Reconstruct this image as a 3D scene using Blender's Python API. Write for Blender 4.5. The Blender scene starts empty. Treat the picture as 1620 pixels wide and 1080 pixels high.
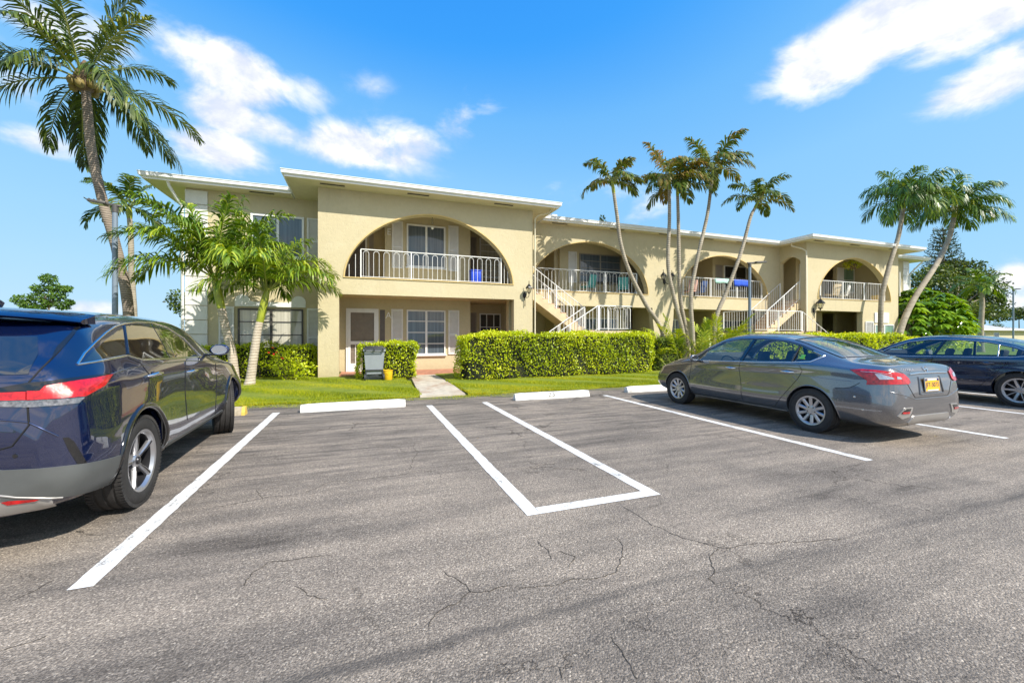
import bpy, bmesh, math, random
import numpy as np
from mathutils import Vector, Matrix, geometry
from mathutils.bvhtree import BVHTree
random.seed(7); RNG = np.random.default_rng(11)
R = math.radians
scene = bpy.context.scene
col = scene.collection
# ---------------------------------------------------------------- camera facts
CAMH = 1.42; YAW = R(20); FPX = 650.0; HZ = 531.0
cs, sn = math.cos(YAW), math.sin(YAW)
def ray(x, y):
    u = (x-810)/FPX; v = (HZ-y)/FPX
    return Vector((sn+u*cs, cs-u*sn, v))
def at(x, y, Y):                       # point on the vertical plane Y seen at photo position x, y
    r = ray(x, y); t = Y/r.y
    return Vector((r.x*t, Y, CAMH+r.z*t))
# ---------------------------------------------------------------- mesh builder
def org(p):
    o = Vector((0, 0, 0))
    while p is not None: o = o + p.location; p = p.parent
    return o
class MB:
    def __init__(s): s.v = []; s.f = []; s.m = []; s.var = None
    def add(s, vs, fs, m=0):
        b = len(s.v); s.v.extend([tuple(v) for v in vs]); s.f.extend([tuple(b+i for i in f) for f in fs])
        s.m.extend([m]*len(fs)); return s
    def box(s, x0, x1, y0, y1, z0, z1, m=0, M=None):
        vs = [(x, y, z) for x in (x0, x1) for y in (y0, y1) for z in (z0, z1)]
        if M is not None: vs = [M @ Vector(v) for v in vs]
        return s.add(vs, [(0,1,3,2),(4,6,7,5),(0,4,5,1),(2,3,7,6),(0,2,6,4),(1,5,7,3)], m)
    def cbox(s, x0, x1, y0, y1, z0, z1, c, m=0, M=None):   # box with chamfered edges
        bm = bmesh.new(); bmesh.ops.create_cube(bm, size=1)
        for v in bm.verts: v.co = Vector(((x0+x1)/2+v.co.x*(x1-x0), (y0+y1)/2+v.co.y*(y1-y0), (z0+z1)/2+v.co.z*(z1-z0)))
        bmesh.ops.bevel(bm, geom=bm.edges[:], offset=c, segments=2, affect='EDGES', profile=.5)
        bm.verts.index_update()
        vs = [v.co.copy() if M is None else M @ v.co for v in bm.verts]; fs = [tuple(v.index for v in f.verts) for f in bm.faces]
        bm.free(); return s.add(vs, fs, m)
    def tube(s, pts, r, n=8, m=0, cap=True):
        pts = [Vector(p) for p in pts]; k = len(pts)
        if not hasattr(r, '__len__'): r = [r]*k
        up = Vector((0, 0, 1)); vs = []
        a = None
        for i, p in enumerate(pts):
            d = (pts[min(i+1, k-1)]-pts[max(i-1, 0)]).normalized()
            if a is None:
                a = d.cross(up if abs(d.z) < .9 else Vector((1, 0, 0))).normalized()
            else:
                a = (a-d*a.dot(d)); a = a.normalized() if a.length > 1e-6 else d.orthogonal().normalized()
            b = d.cross(a)
            for j in range(n):
                t = 2*math.pi*(j+.5)/n
                vs.append(p+a*(math.cos(t)*r[i])+b*(math.sin(t)*r[i]))
        fs = [(i*n+j, i*n+(j+1) % n, (i+1)*n+(j+1) % n, (i+1)*n+j) for i in range(k-1) for j in range(n)]
        if cap: fs += [tuple(range(n-1, -1, -1)), tuple((k-1)*n+j for j in range(n))]
        return s.add(vs, fs, m)
    def lathe(s, prof, n=24, m=0, M=None, closed=False):     # profile (r, z) about z
        vs = []; k = len(prof)
        for r, z in prof:
            for j in range(n):
                t = 2*math.pi*j/n; v = Vector((r*math.cos(t), r*math.sin(t), z)); vs.append(M @ v if M is not None else v)
        rng = range(k) if closed else range(k-1)
        return s.add(vs, [(i*n+j, i*n+(j+1) % n, ((i+1) % k)*n+(j+1) % n, ((i+1) % k)*n+j) for i in rng for j in range(n)], m)
    def prism(s, poly, a0, a1, axis='y', m=0, M=None):
        k = len(poly)
        def P(u, w, a): return {'y': (u, a, w), 'x': (a, u, w), 'z': (u, w, a)}[axis]
        vs = [P(u, w, a0) for u, w in poly]+[P(u, w, a1) for u, w in poly]
        if M is not None: vs = [M @ Vector(v) for v in vs]
        return s.add(vs, [tuple(range(k)), tuple(range(2*k-1, k-1, -1))]+[(i, (i+1) % k, k+(i+1) % k, k+i) for i in range(k)], m)
    def build(s, name, mats, parent=None, loc=None, local=False, smooth=0, fix=True):
        me = bpy.data.meshes.new(name)
        V = np.array(s.v, dtype=np.float64)
        if parent is not None: o = Vector((0, 0, 0)) if local else org(parent)
        elif loc is not None: o = Vector(loc)
        else: o = Vector(((V[:, 0].min()+V[:, 0].max())/2, (V[:, 1].min()+V[:, 1].max())/2, V[:, 2].min()))
        V = V-np.array(o)
        me.from_pydata(V.tolist(), [], s.f)
        if not isinstance(mats, (list, tuple)): mats = [mats]
        for m_ in mats: me.materials.append(m_)
        if len(mats) > 1: me.polygons.foreach_set('material_index', s.m)
        if s.var is not None:
            at_ = me.attributes.new('var', 'FLOAT', 'POINT'); at_.data.foreach_set('value', np.asarray(s.var, dtype=np.float32))
        if fix:
            bm = bmesh.new(); bm.from_mesh(me); bmesh.ops.recalc_face_normals(bm, faces=bm.faces[:]); bm.to_mesh(me); bm.free()
        if smooth:
            me.polygons.foreach_set('use_smooth', [True]*len(me.polygons)); me.set_sharp_from_angle(angle=R(smooth))
        me.update()
        ob = bpy.data.objects.new(name, me); col.objects.link(ob)
        if parent is not None: ob.parent = parent
        else: ob.location = o
        return ob
def tag(o, label, cat, group=None, kind=None):
    if label: o['label'] = label
    if cat: o['category'] = cat
    if group: o['group'] = group
    if kind: o['kind'] = kind
    return o
def empty(name, loc, rz=0, label=None, cat=None, group=None):
    e = bpy.data.objects.new(name, None); col.objects.link(e); e.location = loc; e.rotation_euler = (0, 0, rz)
    e.empty_display_size = .2
    return tag(e, label, cat, group)
def structure(o): o['kind'] = 'structure'; return o
def copy_tree(o, parent=None):
    c = o.copy(); col.objects.link(c); c.parent = parent
    for ch in list(o.children): copy_tree(ch, c)
    return c
def curve_mesh(ob):
    col.objects.link(ob); dg = bpy.context.evaluated_depsgraph_get(); dg.update()
    me = bpy.data.meshes.new_from_object(ob.evaluated_get(dg)); bpy.data.objects.remove(ob)
    vs = [v.co.copy() for v in me.vertices]; fs = [tuple(p.vertices) for p in me.polygons]; return vs, fs
def panel(mb, loops, a0, a1, axis='y', m=0):                  # flat panel with holes, extruded from a0 to a1
    cu = bpy.data.curves.new('c', 'CURVE'); cu.dimensions = '2D'; cu.fill_mode = 'BOTH'; cu.extrude = abs(a1-a0)/2
    for lp in loops:
        sp = cu.splines.new('POLY'); sp.points.add(len(lp)-1)
        for p, q in zip(sp.points, lp): p.co = (q[0], q[1], 0, 1)
        sp.use_cyclic_u = True
    vs, fs = curve_mesh(bpy.data.objects.new('c', cu)); c = (a0+a1)/2
    mp = {'y': lambda v: (v.x, c+v.z, v.y), 'x': lambda v: (c+v.z, v.x, v.y), 'z': lambda v: (v.x, v.y, c+v.z)}[axis]
    return mb.add([mp(v) for v in vs], fs, m)
def text_mesh(mb, txt, size, M, ext=.004, m=0, sx=1.0):
    cu = bpy.data.curves.new('t', 'FONT'); cu.body = txt; cu.size = size; cu.extrude = ext; cu.align_x = 'CENTER'; cu.align_y = 'CENTER'; cu.resolution_u = 3
    vs, fs = curve_mesh(bpy.data.objects.new('t', cu))
    return mb.add([M @ Vector((v.x*sx, v.y, v.z)) for v in vs], fs, m)
# ---------------------------------------------------------------- materials
def newmat(name):
    m = bpy.data.materials.new(name); m.use_nodes = True; nt = m.node_tree
    return m, nt, nt.nodes['Principled BSDF']
def N(nt, t, **k):
    n = nt.nodes.new(t)
    for a, b in k.items():
        if a == 'ins':
            for i, v in b.items(): n.inputs[i].default_value = v
        else: setattr(n, a, b)
    return n
def ramp(nt, fac, stops):
    r = N(nt, 'ShaderNodeValToRGB'); e = r.color_ramp.elements
    while len(e) < len(stops): e.new(.5)
    for i, (p, c) in enumerate(stops): e[i].position = p; e[i].color = (*c, 1) if len(c) == 3 else c
    nt.links.new(fac, r.inputs[0]); return r.outputs[0]
def noise(nt, scale, detail=4, rough=.55, vec=None, dist=0):
    n = N(nt, 'ShaderNodeTexNoise', ins={'Scale': scale, 'Detail': detail, 'Roughness': rough, 'Distortion': dist})
    if vec is not None: nt.links.new(vec, n.inputs['Vector'])
    return n.outputs['Fac']
def objco(nt, scale=(1, 1, 1), rot=(0, 0, 0), world=True):
    g = N(nt, 'ShaderNodeNewGeometry').outputs['Position'] if world else N(nt, 'ShaderNodeTexCoord').outputs['Object']
    mp = N(nt, 'ShaderNodeMapping'); mp.inputs['Scale'].default_value = scale; mp.inputs['Rotation'].default_value = rot
    nt.links.new(g, mp.inputs[0]); return mp.outputs[0]
def bump(nt, h, strength, dist, b, prev=None):
    n = N(nt, 'ShaderNodeBump', ins={'Strength': strength, 'Distance': dist}); nt.links.new(h, n.inputs['Height'])
    if prev is not None: nt.links.new(prev, n.inputs['Normal'])
    nt.links.new(n.outputs[0], b.inputs['Normal']); return n.outputs[0]
def mixc(nt, fac, a, b, mode='MIX'):
    n = N(nt, 'ShaderNodeMix', data_type='RGBA', blend_type=mode)
    for i, s in ((0, fac), (6, a), (7, b)):
        if hasattr(s, 'links'): nt.links.new(s, n.inputs[i])
        else: n.inputs[i].default_value = s if i == 0 else (*s, 1) if len(s) == 3 else s
    return n.outputs[2]
def math_(nt, op, a, b=0., c=0., clamp=False):
    n = N(nt, 'ShaderNodeMath', operation=op, use_clamp=clamp)
    for i, s in enumerate((a, b, c)):
        if hasattr(s, 'links'): nt.links.new(s, n.inputs[i])
        else: n.inputs[i].default_value = s
    return n.outputs[0]
def simple(name, c, rough=.5, metal=0, coat=0, var=.12, nscale=6, bmp=0, bscale=60, spec=.5, world=False, bdist=.01):
    m, nt, b = newmat(name); b.inputs['Roughness'].default_value = rough; b.inputs['Metallic'].default_value = metal
    b.inputs['Coat Weight'].default_value = coat; b.inputs['Specular IOR Level'].default_value = spec; b.inputs['Coat Roughness'].default_value = .03
    co = objco(nt, world=world)
    f = noise(nt, nscale, 5, .6, co)
    lo = tuple(x*(1-var) for x in c); hi = tuple(min(1, x*(1+var)) for x in c)
    nt.links.new(ramp(nt, f, [(.3, lo), (.7, hi)]), b.inputs['Base Color'])
    if bmp: bump(nt, noise(nt, bscale, 4, .6, co), bmp, bdist, b)
    return m
def foliage(name, cols, trans=.35, rough=.45, spec=.35):
    m, nt, b = newmat(name); at_ = N(nt, 'ShaderNodeAttribute', attribute_name='var')
    k = len(cols); c = ramp(nt, at_.outputs['Fac'], [(i/(k-1), cc) for i, cc in enumerate(cols)])
    nt.links.new(c, b.inputs['Base Color']); b.inputs['Roughness'].default_value = rough; b.inputs['Specular IOR Level'].default_value = spec
    tr = N(nt, 'ShaderNodeBsdfTranslucent'); h = N(nt, 'ShaderNodeHueSaturation', ins={'Hue': .48, 'Saturation': 1.1, 'Value': 1.3}); nt.links.new(c, h.inputs['Color']); nt.links.new(h.outputs[0], tr.inputs[0])
    mx = N(nt, 'ShaderNodeMixShader', ins={0: trans}); nt.links.new(b.outputs[0], mx.inputs[1]); nt.links.new(tr.outputs[0], mx.inputs[2])
    nt.links.new(mx.outputs[0], nt.nodes['Material Output'].inputs[0]); return m
def glassmat(name, tint=(.5, .62, .6), refl=.12):
    m, nt, b = newmat(name); nt.nodes.remove(b)
    t = N(nt, 'ShaderNodeBsdfTransparent'); t.inputs[0].default_value = (*tint, 1); g = N(nt, 'ShaderNodeBsdfGlossy', ins={'Roughness': .01}); g.inputs[0].default_value = (.95, .97, 1, 1)
    lw = N(nt, 'ShaderNodeLayerWeight', ins={'Blend': .5}); f = math_(nt, 'MULTIPLY_ADD', math_(nt, 'POWER', lw.outputs['Facing'], 4.), .85, refl+.04, True)
    mx = N(nt, 'ShaderNodeMixShader'); nt.links.new(f, mx.inputs[0]); nt.links.new(t.outputs[0], mx.inputs[1]); nt.links.new(g.outputs[0], mx.inputs[2])
    nt.links.new(mx.outputs[0], nt.nodes['Material Output'].inputs[0]); return m

def stucco(name, c):
    m, nt, b = newmat(name); co = objco(nt)
    f = noise(nt, .8, 6, .65, co); f2 = noise(nt, 9, 5, .7, co)
    base = ramp(nt, f, [(.25, tuple(x*.90 for x in c)), (.75, tuple(min(1, x*1.06) for x in c))])
    base = mixc(nt, .5, base, ramp(nt, f2, [(.3, tuple(x*.92 for x in c)), (.65, tuple(min(1, x*1.06) for x in c))]))
    # rain streaks and grime with a shape of their own
    st = noise(nt, 1, 5, .7, objco(nt, (5, 5, .35))); stm = ramp(nt, st, [(.58, (0, 0, 0)), (.8, (1, 1, 1))])
    base = mixc(nt, math_(nt, 'MULTIPLY', stm, .38), base, (.40, .35, .24))
    sp = N(nt, 'ShaderNodeSeparateXYZ'); nt.links.new(co, sp.inputs[0]); zz = N(nt, 'ShaderNodeMapRange', ins={1: .75, 2: .05, 3: 0., 4: 1.}); nt.links.new(math_(nt, 'MULTIPLY_ADD', noise(nt, 3.5, 6, .7, co), .7, sp.outputs[2]), zz.inputs[0])     # soil splash
    base = mixc(nt, math_(nt, 'MULTIPLY', zz.outputs[0], .55), base, (.26, .20, .12))
    pt = ramp(nt, noise(nt, .55, 3, .4, objco(nt, (1, 1, 1.4), (0, 0, 1.))), [(.56, (0,)*3), (.575, (1,)*3)]); base = mixc(nt, math_(nt, 'MULTIPLY', pt, .07), base, (.72, .66, .50))    # repainted patches
    nt.links.new(base, b.inputs['Base Color']); b.inputs['Roughness'].default_value = .9; b.inputs['Specular IOR Level'].default_value = .2
    vo = N(nt, 'ShaderNodeTexNoise', ins={'Scale': 6., 'Detail': 7, 'Roughness': .6, 'Distortion': 1.6}); nt.links.new(co, vo.inputs['Vector'])
    rg = ramp(nt, vo.outputs['Fac'], [(.42, (0, 0, 0)), (.50, (1, 1, 1)), (.56, (.75, .75, .75))])
    p = bump(nt, rg, .30, .010, b); bump(nt, noise(nt, 60, 4, .7, co), .2, .004, b, p); return m

def asphalt():
    m, nt, b = newmat('asphalt'); co = objco(nt)
    big = noise(nt, .35, 4, .6, co); mid = noise(nt, 2.2, 6, .65, co)
    st = noise(nt, 1, 6, .65, objco(nt, (.35, 2.6, 1)))          # wear bands along the aisle
    fine = noise(nt, 95, 3, .78, co)
    vo = N(nt, 'ShaderNodeTexVoronoi', ins={'Scale': 120.}); nt.links.new(co, vo.inputs['Vector'])
    stones = ramp(nt, vo.outputs['Color'], [(.0, (.130, .112, .096)), (.45, (.208, .180, .155)), (.8, (.30, .26, .222)), (1., (.52, .46, .39))])
    k = math_(nt, 'MULTIPLY_ADD', big, .45, math_(nt, 'MULTIPLY', mid, .25)); k = math_(nt, 'MULTIPLY_ADD', st, .85, k)
    t = ramp(nt, k, [(.50, (.26, .25, .25)), (.66, (.78, .77, .76)), (.88, (1.32, 1.28, 1.22))])
    c = mixc(nt, 1., stones, t, 'MULTIPLY')
    c = mixc(nt, .75, c, ramp(nt, fine, [(.34, (.38, .38, .38)), (.5, (.97, .97, .97)), (.66, (1.75, 1.73, 1.68))]), 'MULTIPLY')
    # tyre track: a dark seam crossing the aisle
    sep = N(nt, 'ShaderNodeSeparateXYZ'); nt.links.new(N(nt, 'ShaderNodeNewGeometry').outputs['Position'], sep.inputs[0])
    def band(y0, w, amp, slope=0.):
        yy = math_(nt, 'MULTIPLY_ADD', noise(nt, .8, 6, .65, co), .24, sep.outputs[1]); yy = math_(nt, 'MULTIPLY_ADD', sep.outputs[0], slope, yy)
        d = math_(nt, 'ABSOLUTE', math_(nt, 'SUBTRACT', yy, y0+.12))
        mr = N(nt, 'ShaderNodeMapRange', ins={1: w, 2: w*.25, 3: 0., 4: amp}); nt.links.new(d, mr.inputs[0])
        return math_(nt, 'MULTIPLY', mr.outputs[0], ramp(nt, noise(nt, 1, 4, .6, objco(nt, (.5, 5, 1))), [(.40, (.08,)*3), (.58, (1,)*3)]))
    bd = math_(nt, 'ADD', band(1.90, .06, .55), band(1.62, .40, .22)); bd = math_(nt, 'ADD', bd, band(8.5, .35, .45)); bd = math_(nt, 'ADD', bd, band(6.9, 1.7, .0))
    stk = ramp(nt, noise(nt, 1, 7, .68, objco(nt, (.9, 9, 1))), [(.47, (0,)*3), (.60, (1,)*3)])
    zone = N(nt, 'ShaderNodeMapRange', ins={1: 4.2, 2: 6.6, 3: 0., 4: 1.}); nt.links.new(math_(nt, 'MULTIPLY_ADD', big, 2., sep.outputs[1]), zone.inputs[0])
    bd = math_(nt, 'ADD', bd, math_(nt, 'MULTIPLY', math_(nt, 'MULTIPLY', stk, zone.outputs[0]), .62), clamp=True)
    c = mixc(nt, bd, c, (.07, .064, .060))
    # cracks
    def cracks(scale, w, lo, hi, off):
        d = N(nt, 'ShaderNodeTexNoise', ins={'Scale': 1.7, 'Detail': 7, 'Roughness': .68}); nt.links.new(co, d.inputs['Vector'])
        mx = N(nt, 'ShaderNodeMix', data_type='RGBA', blend_type='LINEAR_LIGHT', ins={0: .42}); nt.links.new(co, mx.inputs[6]); nt.links.new(d.outputs['Color'], mx.inputs[7])
        v = N(nt, 'ShaderNodeTexVoronoi', feature='DISTANCE_TO_EDGE', ins={'Scale': scale}); nt.links.new(mx.outputs[2], v.inputs['Vector'])
        line = N(nt, 'ShaderNodeMapRange', ins={1: 0., 2: w, 3: 1., 4: 0.}); nt.links.new(v.outputs['Distance'], line.inputs[0])
        msk = ramp(nt, noise(nt, .55, 3, .5, objco(nt, (1, 1, 1), (0, 0, off))), [(lo, (0,)*3), (hi, (1,)*3)])
        return math_(nt, 'MULTIPLY', line.outputs[0], msk)
    cr = math_(nt, 'MAXIMUM', cracks(.42, .0035, .50, .58, 0), math_(nt, 'MULTIPLY', cracks(1.3, .008, .56, .66, 2.), .6))
    c = mixc(nt, math_(nt, 'MULTIPLY', cr, .42), c, (.035, .018, .016))
    nt.links.new(c, b.inputs['Base Color']); b.inputs['Roughness'].default_value = .85; b.inputs['Specular IOR Level'].default_value = .3
    h = math_(nt, 'MULTIPLY_ADD', vo.outputs['Distance'], -.6, math_(nt, 'MULTIPLY', fine, 1.)); h = math_(nt, 'MULTIPLY_ADD', cr, -3., h)
    bump(nt, h, .9, .008, b); return m

def paint_line(name='road_paint'):
    m, nt, b = newmat(name); co = objco(nt)
    n = noise(nt, 3.0, 8, .75, co); n2 = noise(nt, 70, 4, .7, co); n3 = noise(nt, 1, 5, .7, objco(nt, (20, 3, 1)))
    k = math_(nt, 'MULTIPLY_ADD', n2, .35, math_(nt, 'MULTIPLY_ADD', n3, .35, math_(nt, 'MULTIPLY', n, .6)))
    c = ramp(nt, k, [(.535, (.20, .19, .18)), (.57, (.5, .49, .47)), (.62, (.68, .67, .65)), (.78, (.78, .775, .76))])
    nt.links.new(c, b.inputs['Base Color']); b.inputs['Roughness'].default_value = .7; bump(nt, n2, .4, .004, b); return m

M = {}
M['stucco'] = stucco('cream_stucco', (.565, .49, .315))
M['stucco_side'] = M['stucco']
M['soffit'] = simple('soffit_paint', (.72, .65, .48), .7, var=.05, nscale=2)
M['white'] = simple('white_paint', (.80, .80, .78), .45, var=.05, nscale=4, bmp=.1)
M['fascia'] = simple('fascia_white', (.82, .81, .78), .4, var=.06, nscale=3)
M['gravel'] = simple('roof_gravel', (.62, .6, .56), .9, var=.3, nscale=40, bmp=.6)
M['asphalt'] = asphalt()
M['line'] = paint_line()
M['stopmat'] = simple('painted_concrete', (.74, .735, .71), .7, var=.10, nscale=18, bmp=.5, bscale=40)
def grime(m, amt, dark, sc=(3, 3, 14), lo=.52, hi=.66):
    nt = m.node_tree; b = nt.nodes['Principled BSDF']; l = b.inputs['Base Color'].links[0].from_socket
    f = ramp(nt, noise(nt, 1, 7, .7, objco(nt, sc)), [(lo, (0,)*3), (hi, (1,)*3)]); nt.links.new(mixc(nt, math_(nt, 'MULTIPLY', f, amt), l, dark), b.inputs['Base Color'])
grime(M['stopmat'], .6, (.22, .20, .17)); GR = grime
M['oldstop'] = simple('bare_concrete', (.42, .36, .26), .85, var=.2, nscale=18, bmp=.5, bscale=40)
M['yellowpaint'] = simple('yellow_paint', (.75, .52, .10), .6, var=.1)
M['concrete'] = simple('walk_concrete', (.50, .445, .36), .85, var=.2, nscale=6, bmp=.4, bscale=50, world=True)
GR(M['concrete'], .6, (.30, .17, .10), (1.5, 1.1, 1), .50, .62)
M['redstep'] = simple('terracotta_paint', (.42, .19, .12), .7, var=.25, nscale=5, bmp=.3)
M['step'] = simple('cream_step', (.62, .50, .31), .8, var=.12, nscale=5, bmp=.3)
M['black'] = simple('black_metal', (.02, .02, .02), .35, .3, var=.2)
M['dark'] = simple('dark_void', (.03, .028, .025), .8)
M['lampgrey'] = simple('lamp_post_bluegrey', (.20, .25, .31), .45, .2, var=.08)
M['lampdark'] = simple('lamp_head_dark', (.09, .085, .08), .5, .2)
M['trunk'] = None
def panemat(name, c1, c2, scale=14., blinds=False):
    m, nt, b = newmat(name); co = objco(nt, (1, 1, 1))
    n = noise(nt, 1, 3, .5, objco(nt, (1, 1, 22) if blinds else (scale, 1, .4)))
    nt.links.new(ramp(nt, n, [(.35, c1), (.65, c2)]), b.inputs['Base Color'])
    b.inputs['Roughness'].default_value = .5; b.inputs['Coat Weight'].default_value = 1; b.inputs['Coat Roughness'].default_value = .015; b.inputs['Coat IOR'].default_value = 1.6; return m
M['pane_dark'] = panemat('window_glass_dark', (.05, .07, .09), (.10, .13, .16))
M['pane_black'] = panemat('window_glass_black', (.012, .012, .014), (.03, .03, .03))
M['pane_curtain'] = panemat('window_glass_curtain', (.40, .38, .30), (.58, .55, .45))
M['pane_green'] = panemat('window_glass_green', (.10, .22, .17), (.22, .38, .30))
M['shutter_tan'] = simple('shutter_taupe', (.34, .30, .25), .5, var=.05)
M['shutter'] = simple('shutter_white', (.74, .73, .70), .5, var=.05)
M['doorbrown'] = simple('door_taupe', (.12, .10, .085), .5, var=.1)
M['doorwood'] = simple('door_panels', (.20, .165, .125), .5, var=.1)
M['lampglass'] = glassmat('lantern_glass', (.8, .8, .75), .1)
# ------------------------------------------------------------- ground
YK = 9.6
def sheet(name, x0, x1, y0, y1, z, mat, nx=1, ny=1):
    mb = MB(); vs = [(x0+(x1-x0)*i/nx, y0+(y1-y0)*j/ny, z) for j in range(ny+1) for i in range(nx+1)]
    mb.add(vs, [(j*(nx+1)+i, j*(nx+1)+i+1, (j+1)*(nx+1)+i+1, (j+1)*(nx+1)+i) for j in range(ny) for i in range(nx)])
    return structure(mb.build(name, mat, fix=False))
m, nt, b = newmat('turf'); co = objco(nt)
nt.links.new(mixc(nt, .5, ramp(nt, noise(nt, .9, 5, .65, co), [(.3, (.09, .14, .006)), (.5, (.19, .24, .008)), (.68, (.34, .32, .02))]), ramp(nt, noise(nt, 30, 4, .7, co), [(.3, (.04, .06, .01)), (.7, (.26, .33, .02))])), b.inputs['Base Color'])
b.inputs['Roughness'].default_value = .95; bump(nt, noise(nt, 60, 4, .8, co), .8, .02, b); M['turf'] = m
sheet('ground', -900, 900, -60, 1500, -.02, M['turf'])
sheet('parking_lot', -60, 90, -40, YK, 0, M['asphalt'])
# mossy silt strip where lot meets lawn
m, nt, b = newmat('silt'); co = objco(nt)
f = ramp(nt, math_(nt, 'MULTIPLY_ADD', noise(nt, 2.2, 6, .7, co), .7, math_(nt, 'MULTIPLY', noise(nt, 25, 3, .7, co), .3)), [(.35, (.09, .085, .08)), (.5, (.13, .13, .07)), (.62, (.24, .22, .06))])
nt.links.new(f, b.inputs['Base Color']); b.inputs['Roughness'].default_value = .95; bump(nt, noise(nt, 60, 3, .7, co), .6, .006, b); M['silt'] = m
mb = MB(); top = []; bot = []
for i in range(121):
    x = -10+i*.3; top.append((x, YK+.03, .004)); bot.append((x, YK-.18-.35*abs(math.sin(x*1.3)+.6*math.sin(x*3.1+1))*(1 if x < 3.2 else .35)-random.random()*.08, .004))
mb.add(top+bot, [(i, i+1, 122+i, 121+i) for i in range(120)]); structure(mb.build('silt_strip', M['silt'], fix=False))
# lawn: raised, with an uneven front edge
def lawn(name, x0, x1, y1=16.6):
    mb = MB(); n = int((x1-x0)/.12); ny = 22; vs = []
    for j in range(ny+1):
        for i in range(n+1):
            x = x0+(x1-x0)*i/n; e = YK+.04*math.sin(x*2.1)+.03*math.sin(x*7.3+1)+.02*math.sin(x*17)
            t = j/ny; y = e+(y1-e)*t**1.7; vs.append((x, y, (.0 if j == 0 else .03+.035*min(1, j/4)+.012*math.sin(x*3+y*2))))
    mb.add(vs, [(j*(n+1)+i, j*(n+1)+i+1, (j+1)*(n+1)+i+1, (j+1)*(n+1)+i) for j in range(ny) for i in range(n)])
    return structure(mb.build(name, M['turf'], fix=False, smooth=180))
lawn('lawn', -30, 1.26); lawn('lawn', 2.42, 70)
# entrance path and porch slab
mb = MB(); panel(mb, [[(1.24, 9.56), (2.30, 9.56), (2.42, 11.9), (2.95, 13.3), (3.6, 14.2), (5.3, 14.3), (5.3, 14.72), (1.0, 14.72), (1.25, 14.1), (1.5, 13.6)]], -.05, .045, 'z')
structure(mb.build('path', M['concrete']))
# parking lines (worn paint on the asphalt)
def pline(x, y0, y1, w=.12, z=.004):
    mb = MB(); n = int((y1-y0)/.08); L = []; Rr = []
    for i in range(n+1):
        y = y0+(y1-y0)*i/n; L.append((x-w/2+random.uniform(-.004, .004), y, z)); Rr.append((x+w/2+random.uniform(-.004, .004), y, z))
    mb.add(L+Rr, [(i, n+1+i, n+2+i, i+1) for i in range(n)]); return structure(mb.build('parking_line', M['line'], fix=False))
for x, y0 in ((-1.49, 3.0), (1.28, 3.0), (2.45, 3.0), (5.43, 3.0), (8.38, 3.0), (11.3, 3.0), (14.2, 3.0), (17.2, 3.0), (-4.4, 3.0)):
    pline(x, y0, 8.45 if x != -1.49 else 8.6)
mb = MB(); mb.add([(1.341, 3.0, .004), (2.389, 3.0, .004), (2.389, 3.12, .004), (1.341, 3.12, .004)], [(0, 1, 2, 3)]); structure(mb.build('parking_line', M['line'], fix=False))
# cracks that wander across the asphalt, some with dry weeds
def crack(pts, w=.0055):
    P = [at_ground(x, y) for x, y in pts]
    for _ in range(4):
        Q = [P[0]]
        for a, b_ in zip(P[:-1], P[1:]):
            d = (b_-a); L = d.length; nrm_ = Vector((-d.y, d.x, 0)).normalized() if L > 0 else Vector((0, 0, 0)); Q += [(a+b_)/2+nrm_*random.uniform(-.11, .11)*L, b_]
        P = Q
    mb = MB(); L_ = []; R_ = []; n = len(P)
    for i, p in enumerate(P):
        d = (P[min(i+1, n-1)]-P[max(i-1, 0)]).normalized(); q = Vector((-d.y, d.x, 0)); ww = w*random.uniform(.35, 1.3)*(1 if 2 < i < n-3 else .3); L_.append(p+q*ww/2); R_.append(p-q*ww/2)
    mb.add([(v.x, v.y, .0025) for v in L_+R_], [(i, i+1, n+i+1, n+i) for i in range(n-1)]); structure(mb.build('crack', M['crackm'], fix=False))
def at_ground(x, y):
    r = ray(x, y); t = -CAMH/r.z; return Vector((r.x*t, r.y*t, 0))
M['crackm'] = simple('crack_dark', (.055, .046, .036), .95, var=.5, nscale=20, world=True)  # dark tone of the flat crack ribbons
for c_ in ([(985, 800), (1005, 812), (1030, 830), (1060, 843), (1100, 855), (1140, 867), (1175, 862), (1215, 860), (1260, 858), (1340, 850)], [(1137, 866), (1123, 880), (1130, 900), (1120, 915), (1133, 925)], [(1020, 803), (1050, 795)],
    [(700, 903), (722, 915), (745, 936), (775, 935), (812, 925)], [(745, 936), (722, 955), (690, 970), (678, 995)], [(330, 803), (380, 795), (420, 787), (480, 780), (520, 762), (600, 755), (660, 744), (690, 746), (700, 757)], [(465, 926), (485, 941), (525, 946)],
    [(15, 952), (50, 937), (85, 917)], [(0, 1030), (40, 1018), (80, 1003)], [(965, 1005), (980, 1025), (1000, 1060), (1010, 1075)], [(385, 930), (400, 905), (425, 888), (470, 884), (520, 878)], [(415, 790), (405, 775), (440, 770)], [(850, 855), (868, 870), (872, 885)], [(975, 850), (985, 880), (975, 905), (920, 915), (880, 925), (810, 930)],
    [(1330, 700), (1400, 690), (1470, 700), (1540, 694)], [(560, 700), (620, 705), (640, 715), (690, 712)], [(240, 828), (215, 845), (245, 852)], [(640, 748), (660, 720), (655, 700)], [(880, 870), (910, 880), (900, 900)], [(885, 1055), (890, 1075)]):
    crack(c_)
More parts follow.
